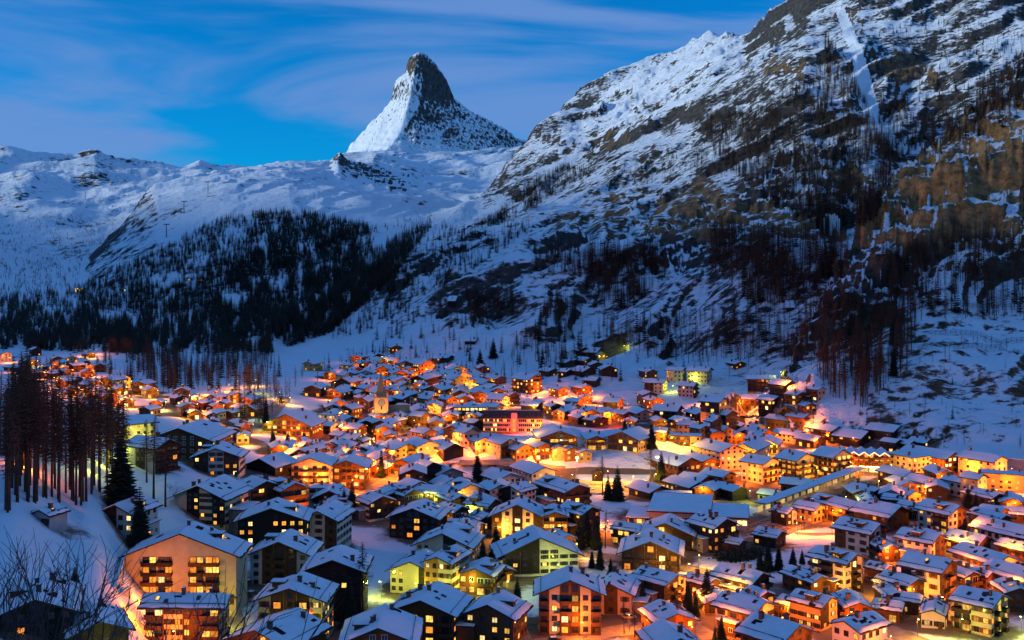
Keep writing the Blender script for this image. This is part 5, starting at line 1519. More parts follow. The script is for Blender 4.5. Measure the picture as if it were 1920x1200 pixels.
def inside_footprint(X, Y, pad=1.0):
    for hx, hy, hw, hd, a, e in HOUSES:
        dx, dy = X - hx, Y - hy
        if abs(dx) > 60 or abs(dy) > 60: continue
        u = math.cos(a) * dx + math.sin(a) * dy; v = -math.sin(a) * dx + math.cos(a) * dy
        if abs(u) < hw - 1.2 + pad and abs(v) < hd - 1.2 + pad: return (hx, hy)
    return None
def fill_lanes():
    r = random.Random(5)
    for poly, n, (w0, w1), walls, lit in FILL:
        xs = [p[0] for p in poly]; ys = [p[1] for p in poly]
        done = tries = 0
        while done < n and tries < n * 60:
            tries += 1
            x, y = r.uniform(min(xs), max(xs)), r.uniform(min(ys), max(ys))
            if not inside(poly, np.array([x]), np.array([y]))[0]: continue
            if any(inside(g, np.array([x]), np.array([y]))[0] for g in NOGO): continue
            q = hit([x], [y])[0]
            w = r.uniform(w0, w1)
            if np.isnan(q[0]) or q[1] > 1800: continue
            if not clear_spot(q[0], q[1] + 6, w * .92 * q[1] / FOC): continue
            wl_ = r.choice(walls)
            fr = r.choice(('p', 'pp', 'b', 'bb', 'pb', 'tp') if wl_ not in 'BRK' else ('p', 'pp', 'b', 'bb'))
            house(x, y, w, w * r.uniform(.9, 1.3), w * r.uniform(.42, .75), r.choice((25, 30, 35, 40, -15, -25, 10, 0, 60)) + r.uniform(-6, 6), wl_, fr, r.choice(('p', 'pp', 'b')), lit,
                  r.choice(('o', 'o', '', '', '', 'y')))
            done += 1
fill_lanes()

# small dark letters on the salmon-pink gable (too small in the photograph to read)
_o = next(o for o in COL.objects if o.get('label', '').startswith('salmon-pink block'))
for _i in range(5):
    _m = MB(); _x = -3.4 + _i * 1.05; _m.box(_x, _x + .16, -.05, 0, 0, .9, 'timber_dark'); _m.box(_x + .161, _x + .5, -.05, 0, (0, .4, .8, .35, 0)[_i], (.16, .55, .9, .5, .15)[_i], 'timber_dark')
    _w = [c for c in _o.children if c.name.startswith('wall')][0]
    _yy = min(v.co.y for v in _w.data.vertices); _zz = sorted(v.co.z for v in _w.data.vertices)[-3]
    _m.build('sign_letter', _o, (0, _yy - .02, _zz + .2))

# ------------------------------------------------------------------ special buildings
def ground_at(px, py):
    return hit([px], [py])[0]

def church():
    q = ground_at(712, 797); s = q[1] / FOC
    root = thing('church', 'stone church with lit square clock tower and tall pointed spire', 'church', (q[0], q[1] + 6, q[2]), R(12))
    w = 12.5 * s; ht = 50 * s
    m = MB(); m.box(-w, w, -w, w, -5, ht, 'plaster_cream'); m.build('tower', root)
    m = MB(); m.box(-w - .35, w + .35, -w - .35, w + .35, ht + .001, ht + .7, 'stone'); m.build('cornice', root)
    # pointed spire that starts square and turns octagonal
    m = MB(); b = w + .2; z0 = ht + .702; z1 = z0 + 9 * s; zt = ht + 50 * s
    base = [(-b, -b, z0), (b, -b, z0), (b, b, z0), (-b, b, z0)]
    o8 = [(math.cos(R(22.5 + 45 * i)) * b * .62, math.sin(R(22.5 + 45 * i)) * b * .62, z1) for i in range(8)]
    V = base + o8 + [(0, 0, zt)]
    F = []
    near4 = {0: (4, 5), 1: (6, 7), 2: (0, 1), 3: (2, 3)}
    for i in range(4):
        a8, b8 = near4[i]
        F.append((i, 4 + b8, 4 + a8))
        nb8 = near4[(i + 1) % 4][0]
        F.append((i, (i + 1) % 4, 4 + nb8, 4 + b8))
    F += [(4 + i, 4 + (i + 1) % 8, 12) for i in range(8)]
    m.add(V, F, 'copper_green'); sp = m.build('spire', root)
    m = MB(); m.tube((0, 0, zt - .5), (0, 0, zt + 2.6), .07, .05, 'metal_dark'); m.box(-.6, .6, -.05, .05, zt + 1.5, zt + 1.7, 'metal_dark'); m.build('cross', sp)
    for sgn in (-1, 1):
        for t2 in (-1, 1):
            m = MB(); x, y = sgn * (w - .3), t2 * (w - .3); m.box(x - .55, x + .55, y - .55, y + .55, ht + .703, ht + 2.6, 'plaster_cream')
            m.build('pinnacle', root)
    for ang, nm in ((0, 'f'), (-math.pi / 2, 'l')):
        ca, sa = math.cos(ang), math.sin(ang)
        loc = lambda u, z, o: (ca * u - sa * (-w - o), sa * u + ca * (-w - o), z)
        m = MB(); k = 20
        m.add([(math.cos(2 * math.pi * i / k) * 1.9, 0, math.sin(2 * math.pi * i / k) * 1.9) for i in range(k)], [tuple(range(k))], 'clock_face')
        m.add([(math.cos(2 * math.pi * i / k) * r_, .05, math.sin(2 * math.pi * i / k) * r_) for r_ in (2.2,) for i in range(k)], [tuple(range(k))], 'metal_dark')
        m.box(-.1, .1, -.06, -.03, 0, 1.5, 'metal_dark'); m.box(0, 1.0, -.06, -.03, -.08, .08, 'metal_dark')
        m.build('clock', root, loc(0, ht - 9 * s, .12), ang)
        for zz in (ht - 22 * s, ht - 36 * s):
            put('window', window_mesh(.9, 2.2, 'pane_dark', 'stone', 1), root, loc(0, zz, .03), ang)
    # nave
    L, wn_, e = 40 * s, 11 * s, 22 * s
    m = MB(); m.prism([(-wn_, -5), (wn_, -5), (wn_, e), (0, e + wn_ * 1.0), (-wn_, e)], 0, L, 'plaster_cream')
    nv = m.build('nave', root, (w + .2, 2, 0), R(-90))
    m = MB(); x = wn_ + .6; zz = e - .6
    m.prism([(-x, zz), (0, e + wn_ + .02), (x, zz), (x, zz + .4), (0, e + wn_ + .42), (-x, zz + .4)], -.5, L + .5, 'copper_green'); m.build('nave_roof', nv)
    for i in range(5):
        put('window', window_mesh(1.0, 3.2, 'lit_yellow' if i % 2 else 'pane_dark', 'stone', 1), root, (w + 4 + i * 3.4, 2 - wn_ - .03, 2.2))
    LAMPS_WANTED[:0] = ([(q[0] - 7, q[1] - 6, 'y'), (q[0] + 9, q[1] - 8, 'y'), (q[0] + 22, q[1] - 9, 'y')])
    HOUSES.append((q[0], q[1] + 6, w + 1, w + 1, 0, ht)); HOUSES.append((q[0] + w + L / 2, q[1] + 8, L / 2 + 1, wn_ + 1, 0, e))
church()

def grand_hotel():
    q = ground_at(962, 813); s = q[1] / FOC
    root = thing('hotel', 'grand hotel with dark mansard roof and a red-lit stair tower', 'hotel', (q[0], q[1] + 8, q[2]), R(-4))
    L, D, e = 56 * s, 10 * s, 26 * s
    m = MB(); m.box(-L, L, -D, D, -5, e, 'plaster_cream'); m.build('wall', root)
    m = MB(); m.prism([(-D - .5, e + .001), (D + .5, e + .001), (D - 2.2, e + 4.6), (-D + 2.2, e + 4.6)], -L - .5, L + .5, 'slate'); rf = m.build('mansard_roof', root, (0, 0, 0), R(90))
    m = MB(); m.box(-L + 1.5, L - 1.5, -D + 2.6, D - 2.6, e + 4.61, e + 4.9, 'snow'); m.build('snow_cover', root)
    tw = 5.5 * s; tx = 3 * s
    m = MB(); m.box(tx - tw, tx + tw, -D - 1.0, -D - .02, -5, e + 3.6, 'plaster_pink'); m.build('stair_tower', root)
    r = random.Random(3); st = max(3, int(e / 3)); win = MB()
    for k in range(st):
        for i in range(30):
            u = -L + (i + .5) * 2 * L / 30
            if abs(u - tx) < tw + .6: continue
            win.box(u - .5, u + .5, -D - .06, -D + .01, k * e / st + .9, k * e / st + 2.4, lit_pane(.4, r, (3, 3, 1)))
        win.box(tx - .8, tx + .8, -D - 1.07, -D - 1.0, k * e / st + .6, k * e / st + 2.5, 'lit_orange')
    for i in range(16):
        u = -L + (i + .5) * 2 * L / 16
        win.box(u - .45, u + .45, -D - .12, -D + .3, e + 1.0, e + 2.3, lit_pane(.3, r, (3, 3, 1)))
    o = win.build('window_rows', root); o['kind'] = 'stuff'
    for x, c in ((tx - 3, 'r'), (tx + 4, 'r'), (L * .9, 'o'), (-L * .6, 'o')):
        LAMPS_WANTED.append((q[0] + x, q[1] + 8 - D - 6.0, c))
    HOUSES.append((q[0], q[1] + 8, L + 1, D + 1, 0, e))
grand_hotel()

def sparkling_hotel():
    # four gables in a row, roof edges traced with pink light tubes, a lit arcade below
    q0, q1 = ground_at(1572, 884), ground_at(1668, 886)
    v = Vector((q1[0] - q0[0], q1[1] - q0[1])); L = v.length; ang = math.atan2(v.y, v.x)
    s = q0[1] / FOC
    root = thing('hotel', 'timber hotel with four gables edged in glowing pink tubes', 'hotel', (q0[0], q0[1], min(q0[2], q1[2])), ang)
    n = 5; w = L / n; e = 32 * s; D = 16.0
    m = MB(); m.box(0, L, 0, D, -5, e, 'timber_red'); m.build('wall', root)
    r = random.Random(2)
    for i in range(n):
        x0, x1 = i * w, (i + 1) * w; xm = (x0 + x1) / 2; pk = e + w * .3
        m = MB(); m.prism([(x0 + .02, e + .002), (x1 - .02, e + .002), (xm, pk)], -.02, D, 'timber_red'); g = m.build('gable', root)
        m = MB(); m.prism([(x0 - .1, e - .1), (xm, pk), (x1 + .1, e - .1), (x1 + .1, e + .25), (xm, pk + .35), (x0 - .1, e + .25)], -1.4, D + .5, 'roof_edge'); rf = m.build('roof', g)
        m = MB(); m.prism([(x0 + .05, e + .26), (xm, pk + .36), (x1 - .05, e + .26), (x1 - .05, e + .45), (xm, pk + .6), (x0 + .05, e + .45)], -1.2, D + .3, 'snow'); m.build('snow_cover', rf)
        m = MB(); m.tube((x0, -1.5, e + .1), (xm, -1.5, pk + .3), .16, .16, 'neon_pink', 4); m.tube((xm, -1.5, pk + .3), (x1, -1.5, e + .1), .16, .16, 'neon_pink', 4); m.build('light_tube', rf)
        for k in range(3):
            m = MB(); balcony_shape(m, w - .5, 'timber_brown'); m.build('balcony', root, (xm, -.03, 3.6 + k * (e - 3.6) / 3))
            for u in (-.25, .25):
                put('window', window_mesh(1.6, 1.8, lit_pane(.6, r, (3, 4, 1)), 'frame_white'), root, (xm + u * w, -.04, 4.0 + k * (e - 3.6) / 3))
        m = MB(); m.box(x0 + .25, x1 - .25, -.08, -.01, .4, 3.0, 'lit_white'); m.build('shop_front', root)
        m = MB(); m.tube((x0 + .1, -1.6, 3.3), (x1 - .1, -1.6, 3.2), .1, .1, 'bulb_yellow', 4); m.build('light_string', root)
    for t in (.1, .35, .6, .85, 1.05):
        LAMPS_WANTED.append((q0[0] + v.x * t + 2, q0[1] + v.y * t - 7, 'oy'[int(t * 20) % 2]))
    HOUSES.append((q0[0] + v.x / 2 - math.sin(ang) * D / 2, q0[1] + v.y / 2 + D / 2, L / 2 + 1, D / 2 + 1, ang, e))
sparkling_hotel()

def flat_hall():
    q = ground_at(1300, 992); s = q[1] / FOC
    root = thing('sports_hall', 'large hall with wide smooth snow roof and a lit window band', 'hall', (q[0], q[1] + 16, q[2]), R(-12))
    def block(x0, x1, y0, y1, h, mat='plaster_pink', part='wall'):
        m = MB(); m.box(x0, x1, y0, y1, -5, h, mat); w = m.build(part, root)
        m = MB(); m.box(x0 - .8, x1 + .8, y0 - .8, y1 + .8, h + .001, h + .45, 'roof_edge'); rf = m.build('roof', w)
        m = MB(); m.box(x0 - .6, x1 + .6, y0 - .6, y1 + .6, h + .451, h + .72, 'snow'); m.build('snow_cover', rf)
    L = 62 * s
    block(-L * 1.1, L * .72, -14, 20, 34 * s * .8)
    block(L * .75, L * 1.85, -16, 8, 24 * s, 'plaster_pink', 'annex')
    block(-L * 1.75, -L * 1.12, -14, 4, 13 * s, 'plaster_cream', 'porch')
    for i in range(7):
        x = L * .75 + (i + .5) * L * 1.1 / 7
        m = MB(); m.box(x - L * .065, x + L * .065, -16.12, -15.98, 24 * s - 2.6, 24 * s - .8, 'lit_white'); m.build('window', root)
        m = MB(); m.box(x + L * .075, x + L * .082, -16.1, -15.98, 0, 24 * s - .3, 'metal_pale'); m.build('rib', root)
    for i in range(6):
        x = -L * .3 + i * L * .17
        m = MB(); m.box(x - 1.6, x + 1.6, -14.1, -13.98, 34 * s * .8 - 4.0, 34 * s * .8 - 2.0, 'pane_dark'); m.build('window', root)
    for i in range(4):
        m = MB(); x = -L * 1.7 + i * 3.2; m.box(x, x + 1.8, -14.1, -13.98, 1.0, 2.6, 'lit_yellow' if i % 2 else 'pane_dark'); m.build('window', root)
    HOUSES.append((q[0] - 8, q[1] + 16, L * 1.5, 20, R(-12), 10)); HOUSES.append((q[0] + L * 1.3, q[1] + 8, L * .6, 16, R(-12), 10))
flat_hall()

def station():
    a, b = ground_at(1425, 968), ground_at(1612, 892)
    v = Vector((b[0] - a[0], b[1] - a[1])); L = v.length; ang = math.atan2(v.y, v.x)
    z = min(a[2], b[2])
    root = thing('station_canopy', 'long lit platform canopy of the railway station', 'canopy', (a[0], a[1], z), ang)
    h = 5.2
    m = MB(); m.box(0, L, -3.2, 3.2, h, h + .3, 'metal_dark'); rf = m.build('roof', root)
    m = MB(); m.box(.2, L - .2, -3.0, 3.0, h + .301, h + .5, 'snow'); m.build('snow_cover', rf)
    m = MB(); m.box(0, L, -3.4, 3.4, -4, .55, 'concrete'); m.build('platform', root)
    n = int(L / 7)
    for i in range(n + 1):
        x = .5 + (L - 1) * i / n
        m = MB(); m.tube((x, -2.4, .55), (x, -2.4, h), .14, .14, 'metal_pale', 5); m.build('post', root)
        if i < n:
            m = MB(); m.box(x + 1.2, x + L / n - 1.2, 1.9, 2.0, .9, 3.4, 'lit_dim'); m.build('lit_panel', root)
            m = MB(); m.box(x + 1.5, x + L / n - 1.5, -.25, .25, h - .2, h - .08, 'lit_yellow'); m.build('ceiling_lamp', root)
    for i in range(6):
        t = (i + .5) / 6
        d = bpy.data.lights.new('canopy_light', 'POINT'); d.energy = 300; d.color = (1, .70, .22); d.shadow_soft_size = .5
        o = bpy.data.objects.new('canopy_light', d); o.location = (L * t, -1.5, h - .7); o.parent = root; COL.objects.link(o)
    # rails in front of it
    for k in range(4):
        off = -6.0 - k * 4.2
        for rl in (-.72, .72):
            m = MB(); x0, x1 = -30.0, L + 20
            pts = 14
            for i in range(pts):
                xa, xb = x0 + (x1 - x0) * i / pts, x0 + (x1 - x0) * (i + 1) / pts
                m.box(xa, xb, off + rl - .06, off + rl + .06, .22, .36, 'metal_dark')
            if rl < 0: tr = thing('railway_track', f'{ORD[k]} railway track out from the lit station canopy', 'railway track', (a[0], a[1], z), ang)
            m.build('rail', tr)
        for i in range(40):
            def sl():
                mm = MB(); mm.box(-.14, .14, -1.25, 1.25, .05, .2, 'timber_dark'); return mm.mesh('sleeper')
            put('sleeper', cached('sleeper', sl), tr, (-28 + i * (L + 44) / 40, off, 0))
    m = MB(); m.box(-32, L + 22, -22.5, -3.6, -3, .1, 'packed_snow')
    o = m.build('railway_bed', None, (a[0], a[1], z), ang); o['kind'] = 'structure'
    HOUSES.append((a[0] + v.x / 2, a[1] + v.y / 2, L / 2, 5, ang, 5)); HOUSES.append((a[0] + v.x / 2 + math.sin(ang) * 13, a[1] + v.y / 2 - math.cos(ang) * 13, L / 2 + 10, 10, ang, 1))
    # catenary masts
    for i in range(6):
        x = -10 + i * (L + 10) / 5
        p = (a[0] + math.cos(ang) * x + math.sin(ang) * 24, a[1] + math.sin(ang) * x - math.cos(ang) * 24)
        t = thing('overhead_mast', f'{ORD[i]} steel mast along the railway tracks from the hall end', 'mast', (p[0], p[1], z), ang)
        m = MB(); m.tube((0, 0, -2), (0, 0, 8), .14, .1, 'metal_dark', 5); m.build('post', t)
        m = MB(); m.tube((0, 0, 7.2), (0, 12, 7.2), .08, .06, 'metal_dark', 4); m.build('arm', t)
station()

def drape(name, pix, width, mat, lift=0.12, n=40, spread=5):
    """a lane laid on the ground along photograph pixels"""
    P = hit([p[0] for p in pix], [p[1] for p in pix])[:, :2]
    t = np.concatenate([[0], np.cumsum(np.hypot(*np.diff(P, axis=0).T))])
    u = np.linspace(0, t[-1], n)
    X = np.interp(u, t, P[:, 0]); Y = np.interp(u, t, P[:, 1])
    for _ in range(2):
        X[1:-1] = (X[:-2] + 2 * X[1:-1] + X[2:]) / 4; Y[1:-1] = (Y[:-2] + 2 * Y[1:-1] + Y[2:]) / 4
    dx, dy = np.gradient(X), np.gradient(Y); l = np.hypot(dx, dy); nx, ny = -dy / l, dx / l
    o = np.linspace(-.5, .5, spread) * width
    XX = X[:, None] + nx[:, None] * o; YY = Y[:, None] + ny[:, None] * o
    Z = np.maximum(height(XX, YY), height(X, Y)[:, None] - .3) + lift
    idx = np.arange(n * spread).reshape(n, spread)
    q = np.stack([idx[:-1, :-1], idx[:-1, 1:], idx[1:, 1:], idx[1:, :-1]], -1).reshape(-1, 4)[:, ::-1]
    me = mesh_arrays(name, np.stack([XX.ravel(), YY.ravel(), Z.ravel()], 1), q)
    return structure(name, me, MATS[mat])
drape('road', [(1740, 1215), (1650, 1175), (1560, 1145), (1480, 1118), (1400, 1092), (1300, 1068), (1220, 1054), (1140, 1044), (1060, 1036), (990, 1034)], 8, 'packed_snow', n=70)
drape('path', [(985, 1205), (968, 1165), (940, 1125), (918, 1085), (925, 1050), (935, 1030)], 4.5, 'packed_snow')
drape('road', [(1000, 1208), (1100, 1196), (1190, 1178), (1290, 1175), (1330, 1200)], 9, 'packed_snow')
drape('path', [(455, 1205), (440, 1160), (428, 1120), (405, 1080)], 5, 'packed_snow')
drape('road', [(640, 962), (672, 945), (700, 915), (730, 900), (780, 888), (850, 885)], 7, 'packed_snow')
drape('road', [(1060, 885), (1000, 880), (930, 872), (860, 870)], 7, 'packed_snow')
drape('road', [(1620, 905), (1700, 900), (1780, 905), (1850, 935), (1920, 950)], 8, 'packed_snow')
drape('road', [(1520, 790), (1460, 782), (1400, 780), (1340, 780), (1280, 775)], 6, 'packed_snow')
drape('path', [(1490, 1000), (1540, 1002), (1590, 1000), (1620, 1010)], 4, 'packed_snow')
drape('stream_channel', [(470, 812), (495, 790), (515, 768), (535, 745)], 9, 'stone')
drape('square', [(1050, 915), (1100, 915), (1160, 912), (1205, 915)], 26, 'packed_snow', spread=9)

def rink():
    q = ground_at(1150, 880)
    root = thing('ice_rink', 'floodlit pale ice rink with low boards round it', 'ice rink', (q[0], q[1], float(q[2]) + .3), R(-8))
    def ring(rx, ry, z, k=36): return [(math.copysign(abs(math.cos(t)) ** .55, math.cos(t)) * rx, math.copysign(abs(math.sin(t)) ** .55, math.sin(t)) * ry, z) for t in [2 * math.pi * i / k for i in range(k)]]
    A = ring(18, 27, .15); m = MB(); m.add(A + [(x, y, -3) for x, y, z in A], [tuple(range(36))] + [((i + 1) % 36, i, 36 + i, 36 + (i + 1) % 36) for i in range(36)], 'ice'); m.build('ice_sheet', root)
    B, C_ = ring(18.3, 27.3, 1.1), ring(18.3, 27.3, -1.5)
    m = MB(); m.add(B + C_, [(36 + i, 36 + (i + 1) % 36, (i + 1) % 36, i) for i in range(36)], 'plaster_white'); m.build('boards', root)
    for i, (x, y) in enumerate(((-19, -16), (-19, 18), (20, -14), (20, 20))):
        t = thing('floodlight', f'{ORD[i]} tall floodlight mast at the corner of the ice rink', 'floodlight', (q[0] + x, q[1] + y, float(q[2])))
        m = MB(); m.tube((0, 0, -1), (0, 0, 11), .12, .08, 'metal_pale', 5); m.build('mast', t)
        m = MB(); m.box(-.7, .7, -.15, .15, 10.6, 11.1, 'bulb_yellow'); m.build('lamp_head', t)
        d = bpy.data.lights.new('flood_light', 'POINT'); d.energy = 3000; d.color = (1, .85, .58); d.shadow_soft_size = .4
        o = bpy.data.objects.new('flood_light', d); o.location = (0, 0, 10.1); o.parent = t; COL.objects.link(o)
    HOUSES.append((q[0], q[1], 26, 30, 0, 1))
    h = ground_at(1120, 905)
    t = thing('kiosk', 'small dark wooden kiosk standing by the rink', 'kiosk', (h[0], h[1], h[2]))
    m = MB(); m.box(-2.4, 2.4, -2, 2, -1, 4.6, 'timber_dark'); w = m.build('wall', t); m = MB(); m.prism([(-3, 4.5), (3, 4.5), (3, 4.8), (0, 6.2), (-3, 4.8)], -2.6, 2.6, 'roof_edge'); m.build('roof', t)
rink()

# walls, fences and small outdoor things
def long_wall(name, label, pix, h, mat, thick=.6):
    P = hit([p[0] for p in pix], [p[1] for p in pix])
    root = thing(name, label, 'wall', tuple(P[0]))
    for i in range(len(P) - 1):
        a, b = Vector(P[i]), Vector(P[i + 1]); m = MB()
        ln = (b - a).length; d = (b - a); ang = math.atan2(d.y, d.x)
        zz = min(a.z, b.z) - a.z
        m.box(0, ln, -thick / 2, thick / 2, -4, h, mat); o = m.build('wall_section', root, tuple(a - Vector(P[0]) + Vector((0, 0, min(0, zz)))), ang)
        m = MB(); m.box(0, ln, -thick / 2 - .1, thick / 2 + .1, h + .001, h + .22, 'snow'); m.build('snow_cap', o)
long_wall('retaining_wall', 'dark retaining wall between the railway and the terraced slope', [(1735, 868), (1800, 872), (1870, 878), (1925, 884)], 5.5, 'concrete')
long_wall('retaining_wall', 'dark ramp wall at the side of the biggest apartment block', [(232, 1062), (214, 1105), (240, 1118)], 2.4, 'concrete')
long_wall('retaining_wall', 'orange-lit wall below the ochre flat-roofed block', [(1850, 938), (1890, 950), (1925, 958)], 4.0, 'plaster_ochre')
for _i, (pa, pb) in enumerate((((1745, 580), (1925, 580)), ((1745, 628), (1925, 640)), ((1720, 660), (1925, 668)))):
    P = hit([pa[0], pb[0]], [pa[1], pb[1]])
    if np.isnan(P).any(): continue
    a, b = Vector(P[0]), Vector(P[1]); ln = (b - a).length; n = int(ln / 3)
    t = thing('avalanche_barrier', f'{("upper", "middle", "lower")[_i]} dark avalanche barrier on the snow slope', 'barrier', tuple(a))
    for k in range(n):
        c = a + (b - a) * (k / n); e_ = a + (b - a) * ((k + 1) / n)
        for v in (c, e_): v.z = float(height(np.array([v.x]), np.array([v.y]))[0])
        m = MB(); m.tube(c - a, c - a + Vector((0, -.8, 3.2)), .12, .1, 'timber_dark', 4); m.build('post', t)
        for hh in (1.0, 2.0, 3.0):
            m = MB(); m.tube(c - a + Vector((0, -.25 * hh, hh)), e_ - a + Vector((0, -.25 * hh, hh)), .14, .14, 'timber_dark', 4); m.build('rail', t)

# hedge by the snowy lawn
def hedge():
    P = hit([1345, 1375, 1405, 1425], [1048, 1052, 1048, 1040]); r = random.Random(4)
    root = thing('hedge', 'long dark hedge between the low shed and the snowy lawn', 'hedge', tuple(P[0]))
    m = MB()
    for i in range(1500):
        t = r.random() * 3; k = min(2, int(t)); f = t - k
        c = Vector(P[k]) * (1 - f) + Vector(P[k + 1]) * f - Vector(P[0]) + Vector((r.gauss(0, 1.2), r.gauss(0, 1.6), abs(r.gauss(0, 1.6))))
        d = Vector((r.uniform(-1, 1), r.uniform(-1, 1), r.uniform(-.3, 1))) * .8; e = d.orthogonal().normalized() * .4
        m.face([c - e, c + e, c + d], 'spruce_green')
    m.build('foliage', root)
hedge()

# parked cars beside the biggest block
def car(px, py, rz, paint, label):
    q = ground_at(px, py)
    root = thing('parked_car', label, 'car', tuple(q), R(rz), 'cars parked in the lane')
    m = MB(); m.prism([(-2.0, .35), (2.0, .35), (2.05, .75), (1.2, .88), (-1.9, .95), (-2.05, .7)], -.82, .82, paint); b = m.build('body', root)
    m = MB(); m.prism([(-1.7, .93), (1.1, .88), (.5, 1.42), (-1.2, 1.45)], -.72, .72, 'pane_dark'); m.build('cabin', b)
    m = MB(); m.box(-1.15, .45, -.66, .66, 1.43, 1.56, 'snow'); m.build('snow_cap', b)
    for x in (-1.25, 1.25):
        for y in (-.78, .78):
            m = MB(); m.tube((x, y - .1, .32), (x, y + .1, .32), .32, .32, 'metal_dark', 10); m.build('wheel', root)
car(467, 1095, 70, 'metal_dark', 'dark car parked beside the biggest apartment block')
car(472, 1117, 72, 'slate', 'second dark car in the lane, closer to the star-lit house')
car(1180, 1160, 10, 'metal_pale', 'pale car parked before the pinkish plaster house')
car(1040, 1204, 5, 'metal_dark', 'dark car on the orange-lit road below the red timber block')

# the red star in a window of the cream gabled house
_q = ground_at(556, 1206)
_s = _q[1] / FOC
_t = thing('star_lamp', 'red glowing star hung on the brown balcony of the cream house', 'lamp', (_q[0] + 28 * _s, _q[1] - 2.2, zpx(1146, _q[1])))
_m = MB(); _pt = [(math.sin(math.pi * i / 5) * (.62 if i % 2 == 0 else .26), 0, math.cos(math.pi * i / 5) * (.62 if i % 2 == 0 else .26)) for i in range(10)]
_m.add(_pt + [(0, -.16, 0), (0, .16, 0)], [(i, (i + 1) % 10, 10) for i in range(10)] + [((i + 1) % 10, i, 11) for i in range(10)], 'star_red'); _m.build('star', _t)
_m = MB(); _m.tube((0, 0, .6), (0, 0, 1.4), .02, .02, 'metal_dark', 4); _m.build('cord', _t)

# frozen waterfall in the gorge
_q = ground_at(1562, 412)
if not np.isnan(_q[0]):
    _t = thing('frozen_waterfall', 'pale frozen waterfall hanging in the gorge below the cliffs', 'waterfall', tuple(_q))
    rr_ = random.Random(9)
    for i in range(18):
        x = rr_.gauss(0, 4.5); z = rr_.uniform(2, 7) - abs(x) * .3; ln = rr_.uniform(5, 22)
        m = MB(); m.tube((x, -4, z), (x + rr_.uniform(-1.5, 1.5), -7 - rr_.random() * 2, z - ln), rr_.uniform(.5, 1.3), .12, 'ice', 6); m.build('icicle', _t)

# cable pylons on the far snow
for _i, (a_, b_) in enumerate(((345, 400), (312, 445), (390, 362), (160, 372))):
    q_ = ground_at(a_, b_)
    if np.isnan(q_[0]): continue
    t = thing('lift_pylon', f'{ORD[_i]} thin ski lift pylon on the far snow slope', 'pylon', tuple(q_))
    m = MB(); m.tube((0, 0, -3), (0, 0, 30), 1.3, .8, 'metal_dark', 5); m.build('mast', t); m = MB(); m.box(-7, 7, -.8, .8, 29, 31, 'metal_dark'); m.build('crossarm', t)
# lit hotel and huts far up the valley
for a_, b_, w_, lab_ in ((148, 548, 14, 'bright lift station far up the dark valley'), (375, 527, 8, 'tiny lit hut on the clearing of the forested hill'), (352, 526, 8, 'tiny hut with one light above the forest clearing'), (232, 545, 7, 'tiny hut with a pink light below the forest')):
    house(a_, b_, w_, w_ * 1.3, w_ * .55, 20, 'c', 'pp', 'pp', .9, '', 'g', lab_, warm=(1, 0, 3))

# ------------------------------------------------------------------ street lamps
EXTRA_LAMPS = [(100, 700, 'o'), (60, 690, 'g'), (20, 680, 'o'), (160, 668, 'o'), (182, 664, 'o'), (110, 745, 'o'), (150, 742, 'o'), (200, 748, 'o'), (235, 755, 'o'), (90, 735, 'o'),
  (310, 770, 'g'), (395, 755, 'o'), (410, 765, 'y'), (430, 735, 'y'), (480, 725, 'y'), (445, 728, 'o'), (487, 738, 'g'), (500, 790, 'g'), (525, 750, 'y'), (545, 760, 'y'), (510, 805, 'g'),
  (640, 722, 'o'), (655, 710, 'o'), (690, 690, 'o'), (665, 735, 'o'), (600, 850, 'o'), (560, 870, 'o'), (530, 858, 'y'), (690, 895, 'g'), (705, 900, 'g'), (695, 920, 'o'), (640, 940, 'o'),
  (760, 905, 'y'), (790, 885, 'o'), (730, 865, 'o'), (770, 780, 'o'), (800, 800, 'y'), (840, 800, 'r'), (850, 810, 'y'), (830, 830, 'o'), (920, 720, 'g'), (945, 730, 'g'),
  (1000, 745, 'o'), (1040, 755, 'o'), (1070, 765, 'o'), (1120, 760, 'o'), (1125, 775, 'y'), (1140, 790, 'r'), (1160, 800, 'r'), (1140, 665, 'g'), (1170, 655, 'g'),
  (1180, 845, 'y'), (1210, 850, 'y'), (1225, 845, 'y'), (1250, 855, 'y'), (1130, 848, 'y'), (1050, 880, 'o'), (1150, 920, 'o'),
  (1125, 985, 'o'), (1140, 1000, 'o'), (1160, 1010, 'y'), (1245, 735, 'g'), (1320, 760, 'o'), (1350, 772, 'o'), (1420, 778, 'o'), (1455, 785, 'o'), (1545, 812, 'o'), (1560, 790, 'o'), (1505, 792, 'o'),
  (1380, 942, 'g'), (1500, 935, 'g'), (1640, 895, 'y'), (1665, 895, 'o'), (1760, 910, 'o'), (1810, 910, 'o'), (1870, 940, 'o'), (1905, 955, 'o'), (1890, 945, 'o'), (1560, 1005, 'o'), (1495, 1005, 'o'),
  (1545, 1010, 'o'), (1660, 1055, 'o'), (1675, 1060, 'o'), (1808, 1045, 'o'), (1785, 1060, 'o'), (1760, 1110, 'o'), (1640, 1120, 'y'), (1690, 1125, 'o'), (1590, 1150, 'o'),
  (1100, 1190, 'o'), (1040, 1195, 'o'), (1180, 1185, 'o'), (1310, 1185, 'o'), (870, 1130, 'g'), (935, 1075, 'g'), (950, 1120, 'g'), (880, 1118, 'g'), (930, 1048, 'g'), (905, 1010, 'y'),
  (290, 1150, 'o'), (262, 1175, 'o'), (270, 1195, 'o'), (432, 1180, 'g'), (460, 1195, 'g'), (735, 1130, 'g'), (715, 1120, 'g'), (205, 880, 'g'), (180, 890, 'g'), (230, 862, 'g'), (55, 880, 'o'), (90, 905, 'o'),
  (1290, 1085, 'y'), (1310, 1068, 'y'), (1230, 1060, 'y'), (1800, 1195, 'g'), (1770, 1190, 'y'), (1720, 1195, 'y')]
